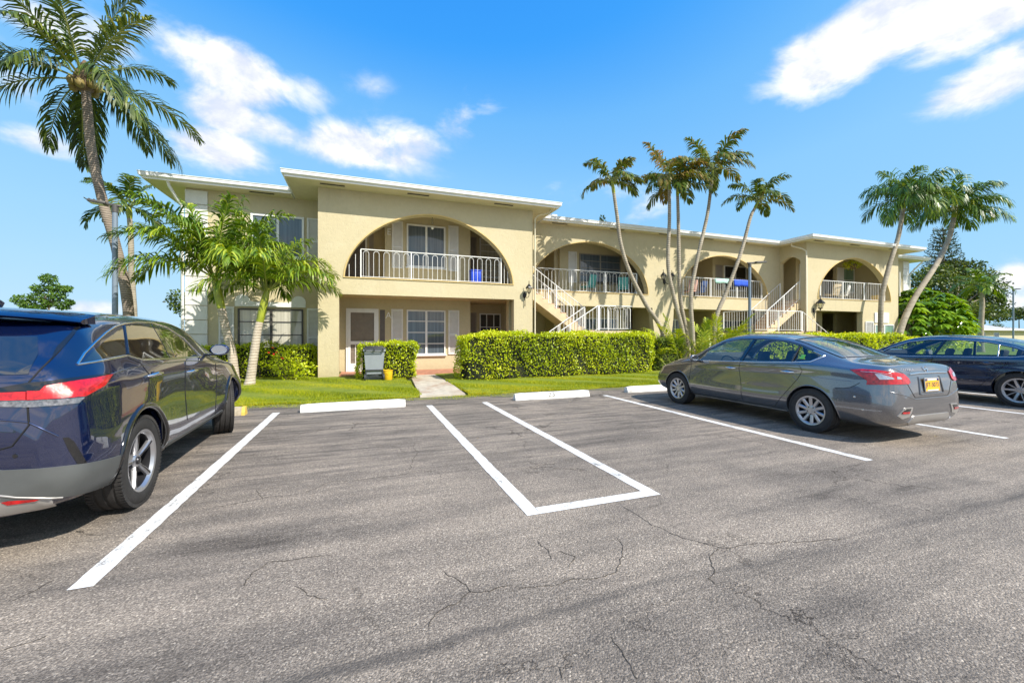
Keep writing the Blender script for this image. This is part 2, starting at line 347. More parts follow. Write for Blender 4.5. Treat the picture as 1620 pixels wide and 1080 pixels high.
# wheel stops
def wheel_stop(x0, x1, y, mat, label, cat='wheel stop', rz=0, num=None, endpaint=False):
    mb = MB(); L = x1-x0
    sec = [(-.09, 0), (-.085, .05), (-.05, .135), (-.03, .145), (.03, .145), (.05, .135), (.085, .05), (.09, 0)]
    nx = 14; vs = []
    for i in range(nx+1):
        xx = -L/2+L*i/nx; k = .92 if i in (0, nx) else 1
        if i in (0, nx): xx *= 1
        for (yy, zz) in sec:
            j = random.uniform(-.002, .002); vs.append((xx, yy*k+j, zz*(k if zz > .1 else 1)+(j if zz > .04 else 0)))
    ns = len(sec); mb.add(vs, [(i*ns+j, i*ns+j+1, (i+1)*ns+j+1, (i+1)*ns+j) for i in range(nx) for j in range(ns-1)])
    mb.add(vs[:ns], [tuple(range(ns))]); mb.add(vs[-ns:], [tuple(range(ns))])
    Mx = Matrix.Translation((0, 0, 0)) @ Matrix.Rotation(rz, 4, 'Z')
    mb.v = [tuple(Mx @ Vector(v)+Vector(((x0+x1)/2, y, 0))) for v in mb.v]
    o = mb.build('wheel_stop', mat, loc=((x0+x1)/2, y, 0)); tag(o, label, cat, 'wheel stops along the lawn edge')
    if num:
        t = MB(); text_mesh(t, num, .15, Matrix.Translation(((x0+x1)/2-.05, y-.0725, .092)) @ Matrix.Rotation(R(67), 4, 'X'), .002, 0, 1.25); t.build('painted_number', M['black'], o)
    if endpaint:
        t = MB(); t.v = []; vs2 = [(L/2+.004, a*1.03, c*1.02) for a, c in sec]+[(L/2-.05, a*1.04, c*1.03) for a, c in sec]
        t.add([Mx @ Vector(v)+Vector(((x0+x1)/2, y, 0)) for v in vs2], [tuple(range(ns))]+[(j, j+1, ns+j+1, ns+j) for j in range(ns-1)]); t.build('yellow_end', M['yellowpaint'], o)
    return o
wheel_stop(-1.08, .81, 8.54, M['stopmat'], 'long plain white wheel stop in front of the trash bin lawn')
wheel_stop(3.15, 5.0, 8.5, M['stopmat'], 'white wheel stop with a faded black number, in front of the long hedge', num='23')
wheel_stop(6.22, 8.05, 8.72, M['stopmat'], 'white wheel stop half hidden under the nose of the grey sedan')
wheel_stop(-3.8, -1.98, 8.62, M['oldstop'], 'bare tan wheel stop with a yellow end by the front wheel of the blue suv', endpaint=True)
wheel_stop(12.4, 14.2, 8.6, M['stopmat'], 'white wheel stop at the nose of the dark navy car')
# ------------------------------------------------------------- building
B = empty('apartment_building', (2.4, 14.7, 0), 0, 'long two storey cream stucco apartment building with big arched balconies and flat white eaves', 'building')
S = M['stucco']; ZT = 6.26; ZB = 2.8; ZP = 3.37
def arch(cx, hw, z0, z1, p=1.86, n=44):
    return [(cx-hw*math.copysign(abs(math.cos(t))**(2/p), math.cos(t)), z0+(z1-z0)*abs(math.sin(t))**(2/p)) for t in [math.pi*i/n for i in range(n+1)]]
def B_(name, mb, mat, smooth=0, parent=None, label=None):
    o = mb.build(name, mat, parent or B, smooth=smooth)
    if label: o['label'] = label
    return o
def bx(name, mat, *a): return B_(name, MB().box(*a), mat)
Y0 = 14.7; YM = 16.15; YR = 16.3; TH = .28
# main block
mb = MB(); panel(mb, [[(-1.36, -.1), (-.73, -.1), (-.73, ZB), (5.43, ZB), (5.43, -.1), (6.21, -.1), (6.21, ZT), (-1.36, ZT)], arch(2.41, 2.97, ZP, 5.70)], Y0, Y0+TH)
B_('arched_front_wall', mb, S)
mb = MB(); panel(mb, [arch(2.41, 3.01, ZP-.02, 5.74)+[], arch(2.41, 2.965, ZP+.012, 5.695)], Y0-.03, Y0+.02)
B_('arch_trim', mb, simple('arch_trim_ochre', (.62, .46, .20), .85, var=.08))
for x0, x1, y0, y1, z0, z1 in ((-1.36, -1.10, Y0+TH, 24, -.1, ZT), (5.95, 6.21, Y0+TH, 24, -.1, ZT), (-1.1, 5.95, Y0+TH, 24, ZB+.02, 3.28), (-1.1, 5.95, Y0+TH, 24, 6.05, ZT),
    (-1.1, 4.13, YR, YR+.2, .1, ZB+.02), (3.93, 4.13, YR+.2, 17.8, .1, 6.05), (4.13, 5.95, 17.8, 18, .1, 6.05), (-1.1, .8, 17.3, 17.5, 3.28, 6.05), (.8, 1.0, YR+.2, 17.3, 3.28, 6.05), (.8, 4.13, YR, YR+.2, 3.28, 6.05), (5.43, 5.95, 15.3, 15.6, .1, ZB+.02)):
    bx('wall' if z1-z0 > .6 else 'floor_slab', S, x0, x1, y0, y1, z0, z1)
bx('porch_floor', M['redstep'], -.73, 5.43, Y0+.02, 17.8, -.02, .10)
# left block
bx('wall', S, -5.44, -1.361, YR, YR+.25, -.1, ZT); bx('wall', S, -5.44, -5.19, YR+.25, 24, -.1, ZT)
# middle block with two arches and splayed lower openings
def flare(x0, x1, dl, dr):
    L = [(x0-dl*(1-(z/ZB))**1.6, z) for z in [ZB*i/10 for i in range(11)]]; Rr = [(x1+dr*(1-(z/ZB))**1.6, z) for z in [ZB*(10-i)/10 for i in range(11)]]; return L+Rr
lo = [(-.1,)]
outer = [(6.21, -.1), (6.5, -.1)]+[(6.5, ZB-.05), (13.02, ZB-.05)]+[(13.02+.5*(i/10)**1.8, (ZB-.05)*(1-i/10)) for i in range(1, 11)]
outer += [(13.62, -.1)]+[(14.28-.55*(1-i/10)**1.8, (ZB-.05)*(i/10)) for i in range(0, 11)]+[(20.9, ZB-.05), (20.9, -.1), (21.5, -.1), (21.5, ZT), (6.21, ZT)]
A1 = arch(9.71, 3.05, ZP, 5.62, 1.95); A2 = arch(17.58, 3.0, ZP, 5.53, 1.95)
mb = MB(); panel(mb, [outer, A1, A2], YM, YM+TH); B_('arched_front_wall', mb, S)
trim = bpy.data.materials['arch_trim_ochre']
for cx, hw, z1 in ((9.71, 3.05, 5.62), (17.58, 3.0, 5.53)):
    mb = MB(); panel(mb, [arch(cx, hw+.035, ZP-.02, z1+.035, 1.95), arch(cx, hw-.004, ZP+.012, z1-.004, 1.95)], YM-.025, YM+.02); B_('arch_trim', mb, trim)
for x0, x1, y0, y1, z0, z1 in ((6.21, 21.5, YM+TH, 24, ZB, 3.28), (6.21, 21.5, YM+TH, 24, 6.0, ZT), (8.9, 12.6, 17.75, 17.95, .0, 6.0), (6.21, 8.9, 19.0, 19.2, 0, 6.0), (8.7, 8.9, 17.95, 19, 0, 6.0), (12.6, 12.8, 17.95, 19, 0, 6.), (12.6, 14.9, 19.0, 19.2, 0, 6.), (13.5, 13.7, YM+TH, 19, 0, 6.),
    (14.9, 16.9, 17.75, 17.95, 0, 6.), (16.7, 16.9, 17.95, 19.4, 0, 6.), (16.9, 18.4, 19.4, 19.6, 0, 6.), (18.4, 21.5, 17.75, 17.95, 0, 6.), (18.4, 18.6, 17.95, 19.4, 0, 6.)):
    bx('wall' if z1-z0 > .6 else 'floor_slab', S, x0, x1, y0, y1, z0, z1)
# right block: side wall with a stair opening, front arch
mb = MB(); panel(mb, [[(21.5, -.1), (22.15, -.1), (22.2, 1.8), (22.22, ZB-.06), (25.95, ZB-.06), (25.95, -.1), (29.14, -.1), (29.14, ZT), (21.5, ZT)], arch(25.38, 3.04, ZP, 5.65)], Y0, Y0+TH); B_('arched_front_wall', mb, S)
mb = MB(); panel(mb, [arch(25.38, 3.08, ZP-.02, 5.69), arch(25.38, 3.036, ZP+.012, 5.645)], Y0-.025, Y0+.02); B_('arch_trim', mb, trim)
mb = MB(); sa = [(14.98, ZP-.1), (14.98, 5.42)]+[(15.0+1.1*i/12, 5.40+.26*math.sin(math.pi*i/12)) for i in range(13)]+[(16.1, 5.40), (16.1, ZP-.1)]
sa2 = [(15.02, 3.3), (15.02, 5.36)]+[(15.02+1.1*i/12, 5.36+.27*math.sin(math.pi*i/12)) for i in range(1, 12)]+[(16.12, 5.36), (16.12, 3.3)]
panel(mb, [[(Y0+TH, -.1), (24, -.1), (24, ZT), (Y0+TH, ZT)], sa2], 21.5, 21.75, 'x'); B_('side_wall', mb, S)
for x0, x1, y0, y1, z0, z1 in ((21.75, 28.9, Y0+TH, 24, ZB, 3.28), (21.75, 28.9, Y0+TH, 24, 6.03, ZT), (28.9, 29.14, Y0+TH, 24, -.1, ZT), (23.1, 25.3, 16.4, 16.6, 0, 6.03), (25.1, 25.3, 16.6, 17.9, 0, 6.03), (25.3, 27.6, 17.9, 18.1, 0, 6.03), (27.2, 28.9, 16.8, 17.0, 0, 6.03), (21.75, 23.3, 17.9, 18.1, 0, 6.03), (23.1, 23.3, 16.6, 17.9, 0, 6.03)):
    bx('wall' if z1-z0 > .6 else 'floor_slab', S, x0, x1, y0, y1, z0, z1)
bx('wall', S, 29.14, 33.4, YR, YR+.25, -.1, ZT); bx('wall', S, 33.15, 33.4, YR+.25, 24, -.1, ZT); bx('wall', S, -5.19, 33.15, 23.8, 24, -.1, ZT)
# eaves: soffit, fascia, gutter, gravel
def eave(loop, name='roof'):
    mb = MB(); panel(mb, [loop], ZT, ZT+.14, 'z', 1)
    mb2 = MB(); panel(mb2, [[(x, y) for x, y in loop]], ZT+.141, ZT+.17, 'z'); mb.v += [] ; b0 = len(mb.v); mb.add(mb2.v, mb2.f, 2)
    # fascia board and gutter along front segments (first n points)
    n = len(loop)
    for i in range(n):
        (xa, ya), (xb, yb) = loop[i], loop[(i+1) % n]
        if ya > 20 and yb > 20: continue
        d = Vector((xb-xa, yb-ya, 0)); L = d.length; d.normalize(); nrm = Vector((d.y, -d.x, 0))
        sec = [(0, -.01), (.03, -.01), (.03, .045), (.075, .05), (.10, .075), (.105, .165), (.12, .17), (.12, .19), (.0, .19)]
        e = .12
        vs = []
        for q, ex in ((Vector((xa, ya, ZT)), -1), (Vector((xb, yb, ZT)), 1)):
            for o_, z_ in sec:
                vs.append(q+nrm*o_+d*(ex*o_)+Vector((0, 0, z_)))
        k = len(sec); mb.add(vs, [(j, (j+1) % k, k+(j+1) % k, k+j) for j in range(k)]+[tuple(range(k)), tuple(range(2*k-1, k-1, -1))], 0)
    return B_(name, mb, [M['fascia'], M['soffit'], M['gravel']])
eave([(-6.32, 15.72), (-2.3, 15.72), (-2.3, 24.5), (-6.32, 24.5)])
eave([(-2.2, 14.05), (6.98, 14.05), (6.98, 24.5), (-2.2, 24.5)])
eave([(7.12, 15.72), (20.8, 15.72), (20.8, 24.5), (7.12, 24.5)])
eave([(20.95, 14.05), (30.15, 14.05), (30.15, 24.5), (20.95, 24.5)])
eave([(30.3, 15.72), (34.3, 15.72), (34.3, 24.5), (30.3, 24.5)])
def vents(spots, y):
    for x in spots:
        mb = MB().box(x-.36, x+.36, y-.07, y+.07, ZT-.012, ZT-.002)
        mb.box(x-.38, x+.38, y-.09, y-.07, ZT-.018, ZT-.002, 1); mb.box(x-.38, x+.38, y+.07, y+.09, ZT-.018, ZT-.002, 1)
        B_('soffit_vent', mb, [M['dark'], M['soffit']])
vents([-3.2], 15.95); vents([-.9, 1.8, 4.9], 14.32); vents([8.0, 10.9, 13.6, 16.2, 18.5], 15.92); vents([21.9, 24.7, 28.0], 14.32); vents([31.2], 15.95)
for x, y, s_ in ((-2.9, 16.5, .22), (20.2, 16.3, .22), (7.5, 15.9, .18)): bx('roof_block', M['fascia'], x-.35, x+.35, y, y+.4, ZT+.171, ZT+.171+s_)
# downspouts
def spout(pts, r=.045, m=None): B_('downspout', MB().tube(pts, r, 8), m or M['fascia'], 60)
spout([(-5.75, 15.78, ZT+.05), (-5.72, 15.85, ZT-.12), (-5.6, 16.1, ZT-.45), (-5.52, 16.24, ZT-.6), (-5.5, 16.24, 0)])
spout([(6.8, 14.3, ZT+.02), (6.75, 14.35, ZT-.13), (6.4, 14.55, ZT-.2), (6.27, 14.63, ZT-.32), (6.27, 14.63, 5.1), (6.27, 14.63, .1)], .028, M['soffit'])
spout([(21.1, 15.2, ZT), (21.12, 15.2, ZT-.15), (21.3, 14.8, ZT-.35), (21.42, 14.66, ZT-.5), (21.42, 14.64, 0)], .04, M['soffit'])
spout([(34.0, 15.8, ZT), (33.9, 15.9, ZT-.15), (33.55, 16.25, ZT-.75), (33.5, 16.3, ZT-.9), (33.5, 16.3, 0)])
spout([(29.2, 14.66, 5.1), (29.2, 14.66, 3.7)], .03)
# quoins
for xc in (-5.14, 33.08):
    for k in range(13):
        z0 = .05+k*.475
        B_('quoin', MB().cbox(xc-.31, xc+.31, YR-.045, YR+.02, z0, z0+.455, .012), M['shutter'])
# shutters, windows, doors
def shutter(x0, x1, z0, z1, y, mat=None, label=None):
    mb = MB(); f = .055; mb.box(x0, x0+f, y-.045, y-.002, z0, z1).box(x1-f, x1, y-.045, y-.002, z0, z1)
    zm = z0+(z1-z0)*.45
    for a, b_ in ((z0, z0+f), (z1-f, z1), (zm-f/2, zm+f/2)): mb.box(x0+f, x1-f, y-.043, y-.003, a, b_)
    z = z0+f+.03
    while z < z1-f-.02:
        if abs(z-zm) > f*.7:
            mb.box(x0+f, x1-f, -.016, .016, -.004, .004, 0, Matrix.Translation((0, y-.022, z)) @ Matrix.Rotation(R(-50), 4, 'X'))
        z += .045
    mb.box(x0+f, x1-f, y-.006, y-.003, z0+f, z1-f)
    o = B_('shutter', mb, mat or M['shutter'])
    if label: o['label'] = label
    return o
def window(x0, x1, z0, z1, y, cols, rows, pane, fmat=None, f=.05, bar=.03):
    mb = MB(); mb.box(x0, x0+f, y-.06, y-.002, z0, z1).box(x1-f, x1, y-.06, y-.002, z0, z1)
    mb.box(x0+f, x1-f, y-.058, y-.002, z0, z0+f).box(x0+f, x1-f, y-.058, y-.002, z1-f, z1); mb.box(x0-.04, x1+.04, y-.09, y-.002, z0-.05, z0-.001)
    for i in range(1, cols):
        x = x0+(x1-x0)*i/cols; w = bar*1.3 if (cols == 2 or i*2 == cols) else bar*.6; mb.box(x-w, x+w, y-.052, y-.012, z0+f, z1-f)
    for i in range(1, rows):
        z = z0+(z1-z0)*i/rows; mb.box(x0+f, x1-f, y-.047, y-.013, z-bar/2, z+bar/2)
    o = B_('window', mb, fmat or M['white']); MB().box(x0+f*.5, x1-f*.5, y-.022, y-.003, z0+f*.5, z1-f*.5).build('pane', pane, o); return o
def door(x0, x1, z0, z1, y, mat, screen=False):
    mb = MB(); f = .07
    mb.box(x0-f, x0, y-.06, y-.002, z0, z1+f).box(x1, x1+f, y-.06, y-.002, z0, z1+f).box(x0, x1, y-.058, y-.002, z1, z1+f)
    o = B_('door', mb, M['white']); lf = MB().box(x0, x1, y-.035, y-.003, z0, z1)
    for cx_ in (x0+(x1-x0)*.28, x0+(x1-x0)*.72):
        for r in range(6):
            h = (z1-z0)/6; lf.cbox(cx_-(x1-x0)*.17, cx_+(x1-x0)*.17, y-.045, y-.03, z0+h*r+.05, z0+h*(r+1)-.03, .008)
    lf.build('door_leaf', mat, o)
    k = MB().tube([(x1-.08, y-.035, z0+1.0), (x1-.08, y-.09, z0+1.0)], [.012, .028], 8); k.build('knob', M['black'], o)
    if screen:
        s_ = MB(); s_.box(x0, x0+.09, y-.075, y-.05, z0, z1).box(x1-.09, x1, y-.075, y-.05, z0, z1).box(x0+.09, x1-.09, y-.073, y-.052, z1-.08, z1).box(x0+.09, x1-.09, y-.073, y-.052, z0, z0+.3).box(x0+.09, x1-.09, y-.073, y-.052, z0+1.0, z0+1.12)
        for i in range(1, 5): s_.box(x0+.09+(x1-x0-.18)*i/5-.012, x0+.09+(x1-x0-.18)*i/5+.012, y-.07, y-.055, z0+.3, z0+1.0)
        s_.build('screen_frame', M['white'], o)
    return o
# main block
door(-.50, .50, .1, 2.36, YR, M['doorwood'], True); bx('sidelight_recess', M['doorbrown'], .62, .80, YR-.012, YR-.002, .1, 2.4)
shutter(1.03, 1.46, .35, 2.44, YR); window(1.60, 3.10, .68, 2.42, YR, 2, 4, M['pane_dark']); shutter(3.22, 3.66, .68, 2.44, YR)
door(-.95, .1, 3.3, 5.5, 17.3, M['doorbrown']); bx('door_side_wall', M['shutter_tan'], .25, .42, 17.27, 17.298, 3.3, 5.5)
shutter(1.05, 1.46, 4.0, 5.80, YR, M['shutter']); window(1.60, 3.10, 4.08, 5.74, YR, 2, 1, M['pane_dark'], M['white'], .06); shutter(3.22, 3.63, 4.0, 5.82, YR)
shutter(4.35, 4.78, .35, 2.45, 17.8, M['shutter_tan']); window(4.92, 6.02-.1, 1.2, 2.42, 17.8, 3, 2, M['pane_black'])
shutter(4.35, 4.78, 4.0, 5.8, 17.8, M['shutter_tan']); window(4.92, 5.92, 4.05, 5.8, 17.8, 1, 6, M['pane_curtain'])
# left block
P0 = at(401, 335, YR); P1 = at(487, 335, YR)
window(-3.6, -1.95, 4.15, 5.62, YR, 2, 1, M['pane_dark'], M['white'], .07); shutter(-1.86, -1.42, 4.1, 5.62, YR)
window(-3.97, -1.98, .55, 2.35, YR, 2, 4, M['pane_curtain'], simple('bronze_frame', (.05, .045, .04), .4), .05, .03)
shutter(-4.52, -4.08, .5, 2.4, YR); shutter(-1.86, -1.42, .5, 2.4, YR)
mb = MB(); hp = [(-4.05, 2.42), (-1.9, 2.42), (-1.9, 2.55)]+[(-2.12+.22*math.cos(t), 2.62+.2*math.sin(t)) for t in [i*math.pi/8 for i in range(9)]]+[(-2.5, 2.58), (-3.45, 2.58)]+[(-3.83+.22*math.cos(t), 2.62+.2*math.sin(t)) for t in [i*math.pi/8 for i in range(9)]]+[(-4.05, 2.55)]
mb.prism(hp, YR-.07, YR-.001); B_('window_header', mb, M['white'])
# middle block upper
def mid(x, z): return z
shutter(9.35, 9.8, 4.0, 5.5, 17.75); window(9.95, 12.3, 4.05, 5.45, 17.75, 2, 4, M['pane_dark'], simple('tan_frame', (.3, .27, .22), .5), .04, .02); window(9.6, 12.2, .6, 2.3, 17.75, 4, 3, M['pane_dark'])
door(7.0, 7.95, 3.3, 5.4, 19.0, M['doorbrown']); door(6.8, 7.8, .05, 2.25, 19.0, M['doorbrown'])
shutter(14.95, 15.6, 4.0, 5.4, 17.75, M['shutter']); door(17.1, 18.0, 3.3, 5.4, 19.4, M['dark']); shutter(18.6, 19.1, 4.0, 5.4, 17.75, M['shutter_tan']); window(19.2, 20.9, 4.0, 5.4, 17.75, 2, 2, M['pane_black'])
door(17.1, 18.0, .05, 2.2, 19.4, M['doorbrown']); window(19.0, 20.7, .7, 2.3, 17.75, 2, 2, M['pane_dark']); window(15.1, 16.4, .7, 2.3, 17.75, 2, 2, M['pane_dark'])
# right block
window(23.35, 24.0, 4.0, 5.5, 16.4, 1, 2, M['pane_dark']); shutter(24.2, 24.75, 4.0, 5.6, 16.4); bx('door_panel', M['dark'], 25.45, 25.75, 17.87, 17.898, 3.3, 5.5)
shutter(26.3, 27.1, 3.4, 5.6, 17.9, M['shutter_tan']); shutter(27.25, 27.7, 4.0, 5.6, 16.8); window(27.75, 28.8, 4.1, 5.6, 16.8, 1, 2, M['pane_green'])
window(23.35, 24.2, .6, 2.25, 16.4, 1, 1, M['pane_green'], M['white'], .09); shutter(24.4, 24.95, .5, 2.25, 16.4, M['shutter_tan'])
shutter(26.15, 26.85, .4, 2.2, Y0); window(26.95, 28.65, .4, 2.05, Y0, 2, 1, M['pane_green']); bx('window_header', M['white'], 26.95, 28.2, Y0-.05, Y0-.001, 2.15, 2.72)
shutter(31.5, 31.95, 4.0, 5.6, YR); window(29.6, 31.3, .6, 2.3, YR, 2, 1, M['pane_green'])
# house letters
for t, x, z in (('A', .93, 2.18), ('E', .95, 5.36)):
    mb = MB(); text_mesh(mb, t, .34, Matrix.Translation((x, YR-.02, z)) @ Matrix.Rotation(R(90), 4, 'X'), .012); B_('house_letter', mb, M['white'])
# ceiling lamp in the first balcony
mb = MB(); mb.tube([(2.45, 15.4, 6.05), (2.45, 15.4, 5.78)], .012, 6).lathe([(.0, .06), (.05, .06), (.05, 0)], 12, 0, Matrix.Translation((2.45, 15.4, 5.99)))
pl = B_('pendant_lamp', mb, M['black']); MB().lathe([(.03, 0), (.05, -.02), (.055, -.2), (.0, -.22)], 12, 0, Matrix.Translation((2.45, 15.4, 5.78))).build('lamp_shade', M['lampglass'], pl, smooth=60)
MB().lathe([(0, -.05), (.045, -.02), (.055, .02), (0, .06)], 12, 0, Matrix.Translation((2.45, 15.4, 5.42))).build('bulb', M['white'], pl, smooth=60)
# railings
def hoop_rail(pts, h=.98, y_lab=None, hoops=True, close=True, step=.34, name='railing', base=.06, posts=None):
    mb = MB()
    for a, b_ in zip(pts[:-1], pts[1:]):
        a, b_ = Vector(a), Vector(b_); d = b_-a; L = d.length; Lh = Vector((d.x, d.y, 0)).length; up = Vector((0, 0, 1))
        mb.tube([a+up*h, b_+up*h], .019, 6); mb.tube([a+up*base, b_+up*base], .012, 4)
        np_ = max(1, round(Lh/1.55))
        for i in range(np_+1):
            p = a+d*(i/np_); mb.box(p.x-.019, p.x+.019, p.y-.019, p.y+.019, p.z, p.z+h-.01)
        n = max(1, round(Lh/step)); st = Lh/n
        for i in range(n):
            c0 = a+d*((i+.5)/n); hw = st*.27; top_ = h-.05
            q = []
            for s_ in (-1, 1):
                pass
            e = d/Lh
            def pt(o, z): return c0+e*o+up*z
            if hoops:
                arcp = [pt(-hw, base)]+[pt(-hw*math.cos(t), top_-hw+hw*math.sin(t)) for t in [math.pi*k/8 for k in range(9)]]+[pt(hw, base)]
                mb.tube(arcp, .0085, 4)
            else:
                for o in (-hw, hw): mb.tube([pt(o, base), pt(o, h-.02)], .0085, 4)
    return B_(name, mb, M['white'])
def xin(arch_pts, z, side):    # where an arch is at height z
    pass
yr = Y0+.12
hoop_rail([(-.05, yr, ZP), (4.95, yr, ZP)])
mb = MB(); 
for x in (-.42, -.22): mb.tube([(x, yr, ZP), (x, yr, ZP+(.45 if x < -.3 else .8))], .01, 4)
for x in (5.08, 5.22): mb.tube([(x, yr, ZP), (x, yr, ZP+(.5 if x > 5.1 else .75))], .01, 4)
B_('railing', mb, M['white'])
hoop_rail([(7.0, YM+.12, ZP), (12.2, YM+.12, ZP)]); hoop_rail([(14.95, YM+.12, ZP), (20.3, YM+.12, ZP)], hoops=False, step=.3); hoop_rail([(22.7, Y0+.12, ZP), (28.1, Y0+.12, ZP)], hoops=False, step=.3)
# staircases
def stairs(xa, za, xb, zb, y0, y1, n, name='staircase', tmat=None):
    s_ = 1 if xb > xa else -1; dx = abs(xb-xa)/n; dz = (zb-za)/n; top = [(xa, za)]
    for i in range(n): top += [(xa+s_*dx*i, za+dz*(i+1)), (xa+s_*dx*(i+1), za+dz*(i+1))]
    th = .32
    poly = top+[(xb, zb-th), (xa, max(za-th, -.05))] if za > .3 else top+[(xb, zb-th), (xa+s_*th*1.2, -.02)]
    mb = MB(); mb.prism(poly, y0, y1)
    st = B_(name, mb, M['step'] if tmat is None else M['step'])
    for i in range(n):
        x0_, x1_ = sorted((xa+s_*dx*i-s_*.025, xa+s_*dx*(i+1))); z_ = za+dz*(i+1)
        MB().box(x0_, x1_, y0+.05, y1-.05, z_+.001, z_+.022).build('tread', tmat or M['redstep'], st)
    return st
stairs(6.35, .03, 8.75, 1.62, 14.28, 15.2, 9); bx('stair_landing', M['step'], 8.75, 10.55, 14.28, YM-.01, 1.45, 1.62); stairs(8.75, 1.62, 6.3, 3.28, 15.22, YM-.01, 9)
for x, y in ((8.9, 14.4), (10.4, 14.4), (10.4, 16.0)): bx('landing_post', M['step'], x-.08, x+.08, y-.08, y+.08, 0, 1.45)
hoop_rail([(6.35, 14.33, .1), (8.9, 14.33, 1.65)], hoops=False, step=.3); hoop_rail([(6.35, 15.14, .1), (8.75, 15.14, 1.65)], hoops=False, step=.3)
hoop_rail([(8.95, 14.33, 1.65), (10.5, 14.33, 1.65), (10.5, 16.05, 1.65)]); hoop_rail([(8.7, 15.28, 1.70), (6.3, 15.28, 3.33)], hoops=False, step=.3); hoop_rail([(8.7, 16.05, 1.70), (6.3, 16.05, 3.33)], step=.4)
stairs(22.9, .03, 20.6, 1.62, 13.55, 14.45, 9); bx('stair_landing', M['step'], 17.3, 20.6, 14.2, YM-.01, 1.45, 1.62); stairs(19.1, 1.62, 21.6, 3.28, 15.0, YM-.01, 9)
for x, y in ((17.4, 14.35), (20.5, 14.35), (17.4, 16.0)): bx('landing_post', M['step'], x-.08, x+.08, y-.08, y+.08, 0, 1.45)
hoop_rail([(17.35, 16.05, 1.65), (17.35, 14.3, 1.65), (20.55, 14.3, 1.65)], hoops=False, step=.28); hoop_rail([(20.6, 14.3, 1.65), (22.6, 14.0, .25)], hoops=False, step=.5)
hoop_rail([(19.15, 15.05, 1.7), (21.5, 15.05, 3.3)], hoops=False, step=.3); hoop_rail([(19.15, 16.08, 1.7), (21.45, 16.08, 3.3)], hoops=False, step=.3)
# wall lanterns
def lantern_head(mb, g, x, y, z, s=1.):
    T = Matrix.Translation((x, y, z)) @ Matrix.Scale(s, 4)
    mb.lathe([(.0, .40), (.012, .40), (.012, .30), (.03, .285), (.055, .25), (.10, .20), (.125, .165), (.125, .155), (0, .155)], 6, 0, T)
    mb.lathe([(0, 0), (.05, 0), (.06, .01), (.06, .025), (0, .025)], 6, 0, T); mb.lathe([(0, -.05), (.012, -.05), (.03, 0)], 6, 0, T)
    for k in range(6):
        t = 2*math.pi*k/6; mb.tube([T @ Vector((.055*math.cos(t), .055*math.sin(t), .02)), T @ Vector((.10*math.cos(t), .10*math.sin(t), .16))], .006, 4)
    g.lathe([(.05, .025), (.095, .155)], 6, 0, T)
def wall_lantern(x, y, z, heads, s=1.0):
    mb = MB()
    mb.lathe([(0, 0), (.07, 0), (.06, .03), (0, .04)], 12, 0, Matrix.Translation((x, y, z)) @ Matrix.Rotation(R(90), 4, 'X') @ Matrix.Diagonal((1, 1.8, 1, 1)))
    gs = []
    for hx in heads:
        g = MB(); gs.append(g)
        mb.tube([(x, y-.03, z), (x+hx*.5, y-.12, z-.10*s), (x+hx, y-.2, z-.06), (x+hx, y-.22, z+.02)], .013, 6); lantern_head(mb, g, x+hx, y-.22, z+.07, s)
    mb.tube([(x, y-.05, z-.02), (x, y-.06, z-.25), (x, y-.05, z-.42)], [.012, .012, .02], 6)
    o = B_('wall_lantern', mb, M['black'], 40); [g.build('lantern_glass', M['lampglass'], o) for g in gs]
wall_lantern(5.86, Y0, 2.98, (.10,), 1.15); wall_lantern(13.72, YM, 4.02, (-.25, .25), 1.2); wall_lantern(22.0, Y0-.0, 2.75, (.2,), 1.7)
# ------------------------------------------------------------- vegetation helpers
def np_mesh(name, V, F, var, mats, parent=None, loc=None, fmat=None):
    me = bpy.data.meshes.new(name); o = np.array(org(parent)) if parent is not None else np.array(loc if loc is not None else [(V[:, 0].min()+V[:, 0].max())/2, (V[:, 1].min()+V[:, 1].max())/2, V[:, 2].min()])
    V = V-o; k = F.shape[1]
    me.vertices.add(len(V)); me.vertices.foreach_set('co', V.astype(np.float32).ravel())
    me.loops.add(F.size); me.loops.foreach_set('vertex_index', F.astype(np.int32).ravel())
    me.polygons.add(len(F)); me.polygons.foreach_set('loop_start', np.arange(0, F.size, k, dtype=np.int32))
    if not isinstance(mats, (list, tuple)): mats = [mats]
    for m_ in mats: me.materials.append(m_)
    if fmat is not None: me.polygons.foreach_set('material_index', fmat.astype(np.int32))
    me.update(calc_edges=True); a = me.attributes.new('var', 'FLOAT', 'POINT'); a.data.foreach_set('value', var.astype(np.float32)); me.validate()
    ob = bpy.data.objects.new(name, me); col.objects.link(ob)
    if parent is not None: ob.parent = parent
    else: ob.location = o
    return ob
def unit(a): return a/np.maximum(np.linalg.norm(a, axis=1, keepdims=True), 1e-9)
def leafquads(P, D, U, size, asp, var, fold=.25):
    """P base points, D leaf direction, U leaf face normal; two-triangle folded leaves"""
    D = unit(D); S_ = unit(np.cross(D, U)); U = np.cross(S_, D); s = size[:, None]
    V = np.stack([P, P+D*s*.5+S_*s*asp*.5+U*s*fold*.3, P+D*s, P+D*s*.5-S_*s*asp*.5+U*s*fold*.3], 1).reshape(-1, 3)
    n = len(P); b = np.arange(n)[:, None]*4; F = np.concatenate([b+np.array([[0, 1, 2]]), b+np.array([[0, 2, 3]])], 0)
    return V, F, np.repeat(var, 4)
def sphere_dirs(n): return unit(RNG.normal(size=(n, 3)))
leaf_hedge = foliage('hedge_leaf', [(.13, .20, .006), (.34, .45, .010), (.58, .68, .012), (.82, .85, .06)], .38, .35, .5)
leaf_dark = foliage('dark_hedge_leaf', [(.03, .055, .01), (.08, .13, .015), (.17, .25, .03), (.30, .38, .05)], .3)
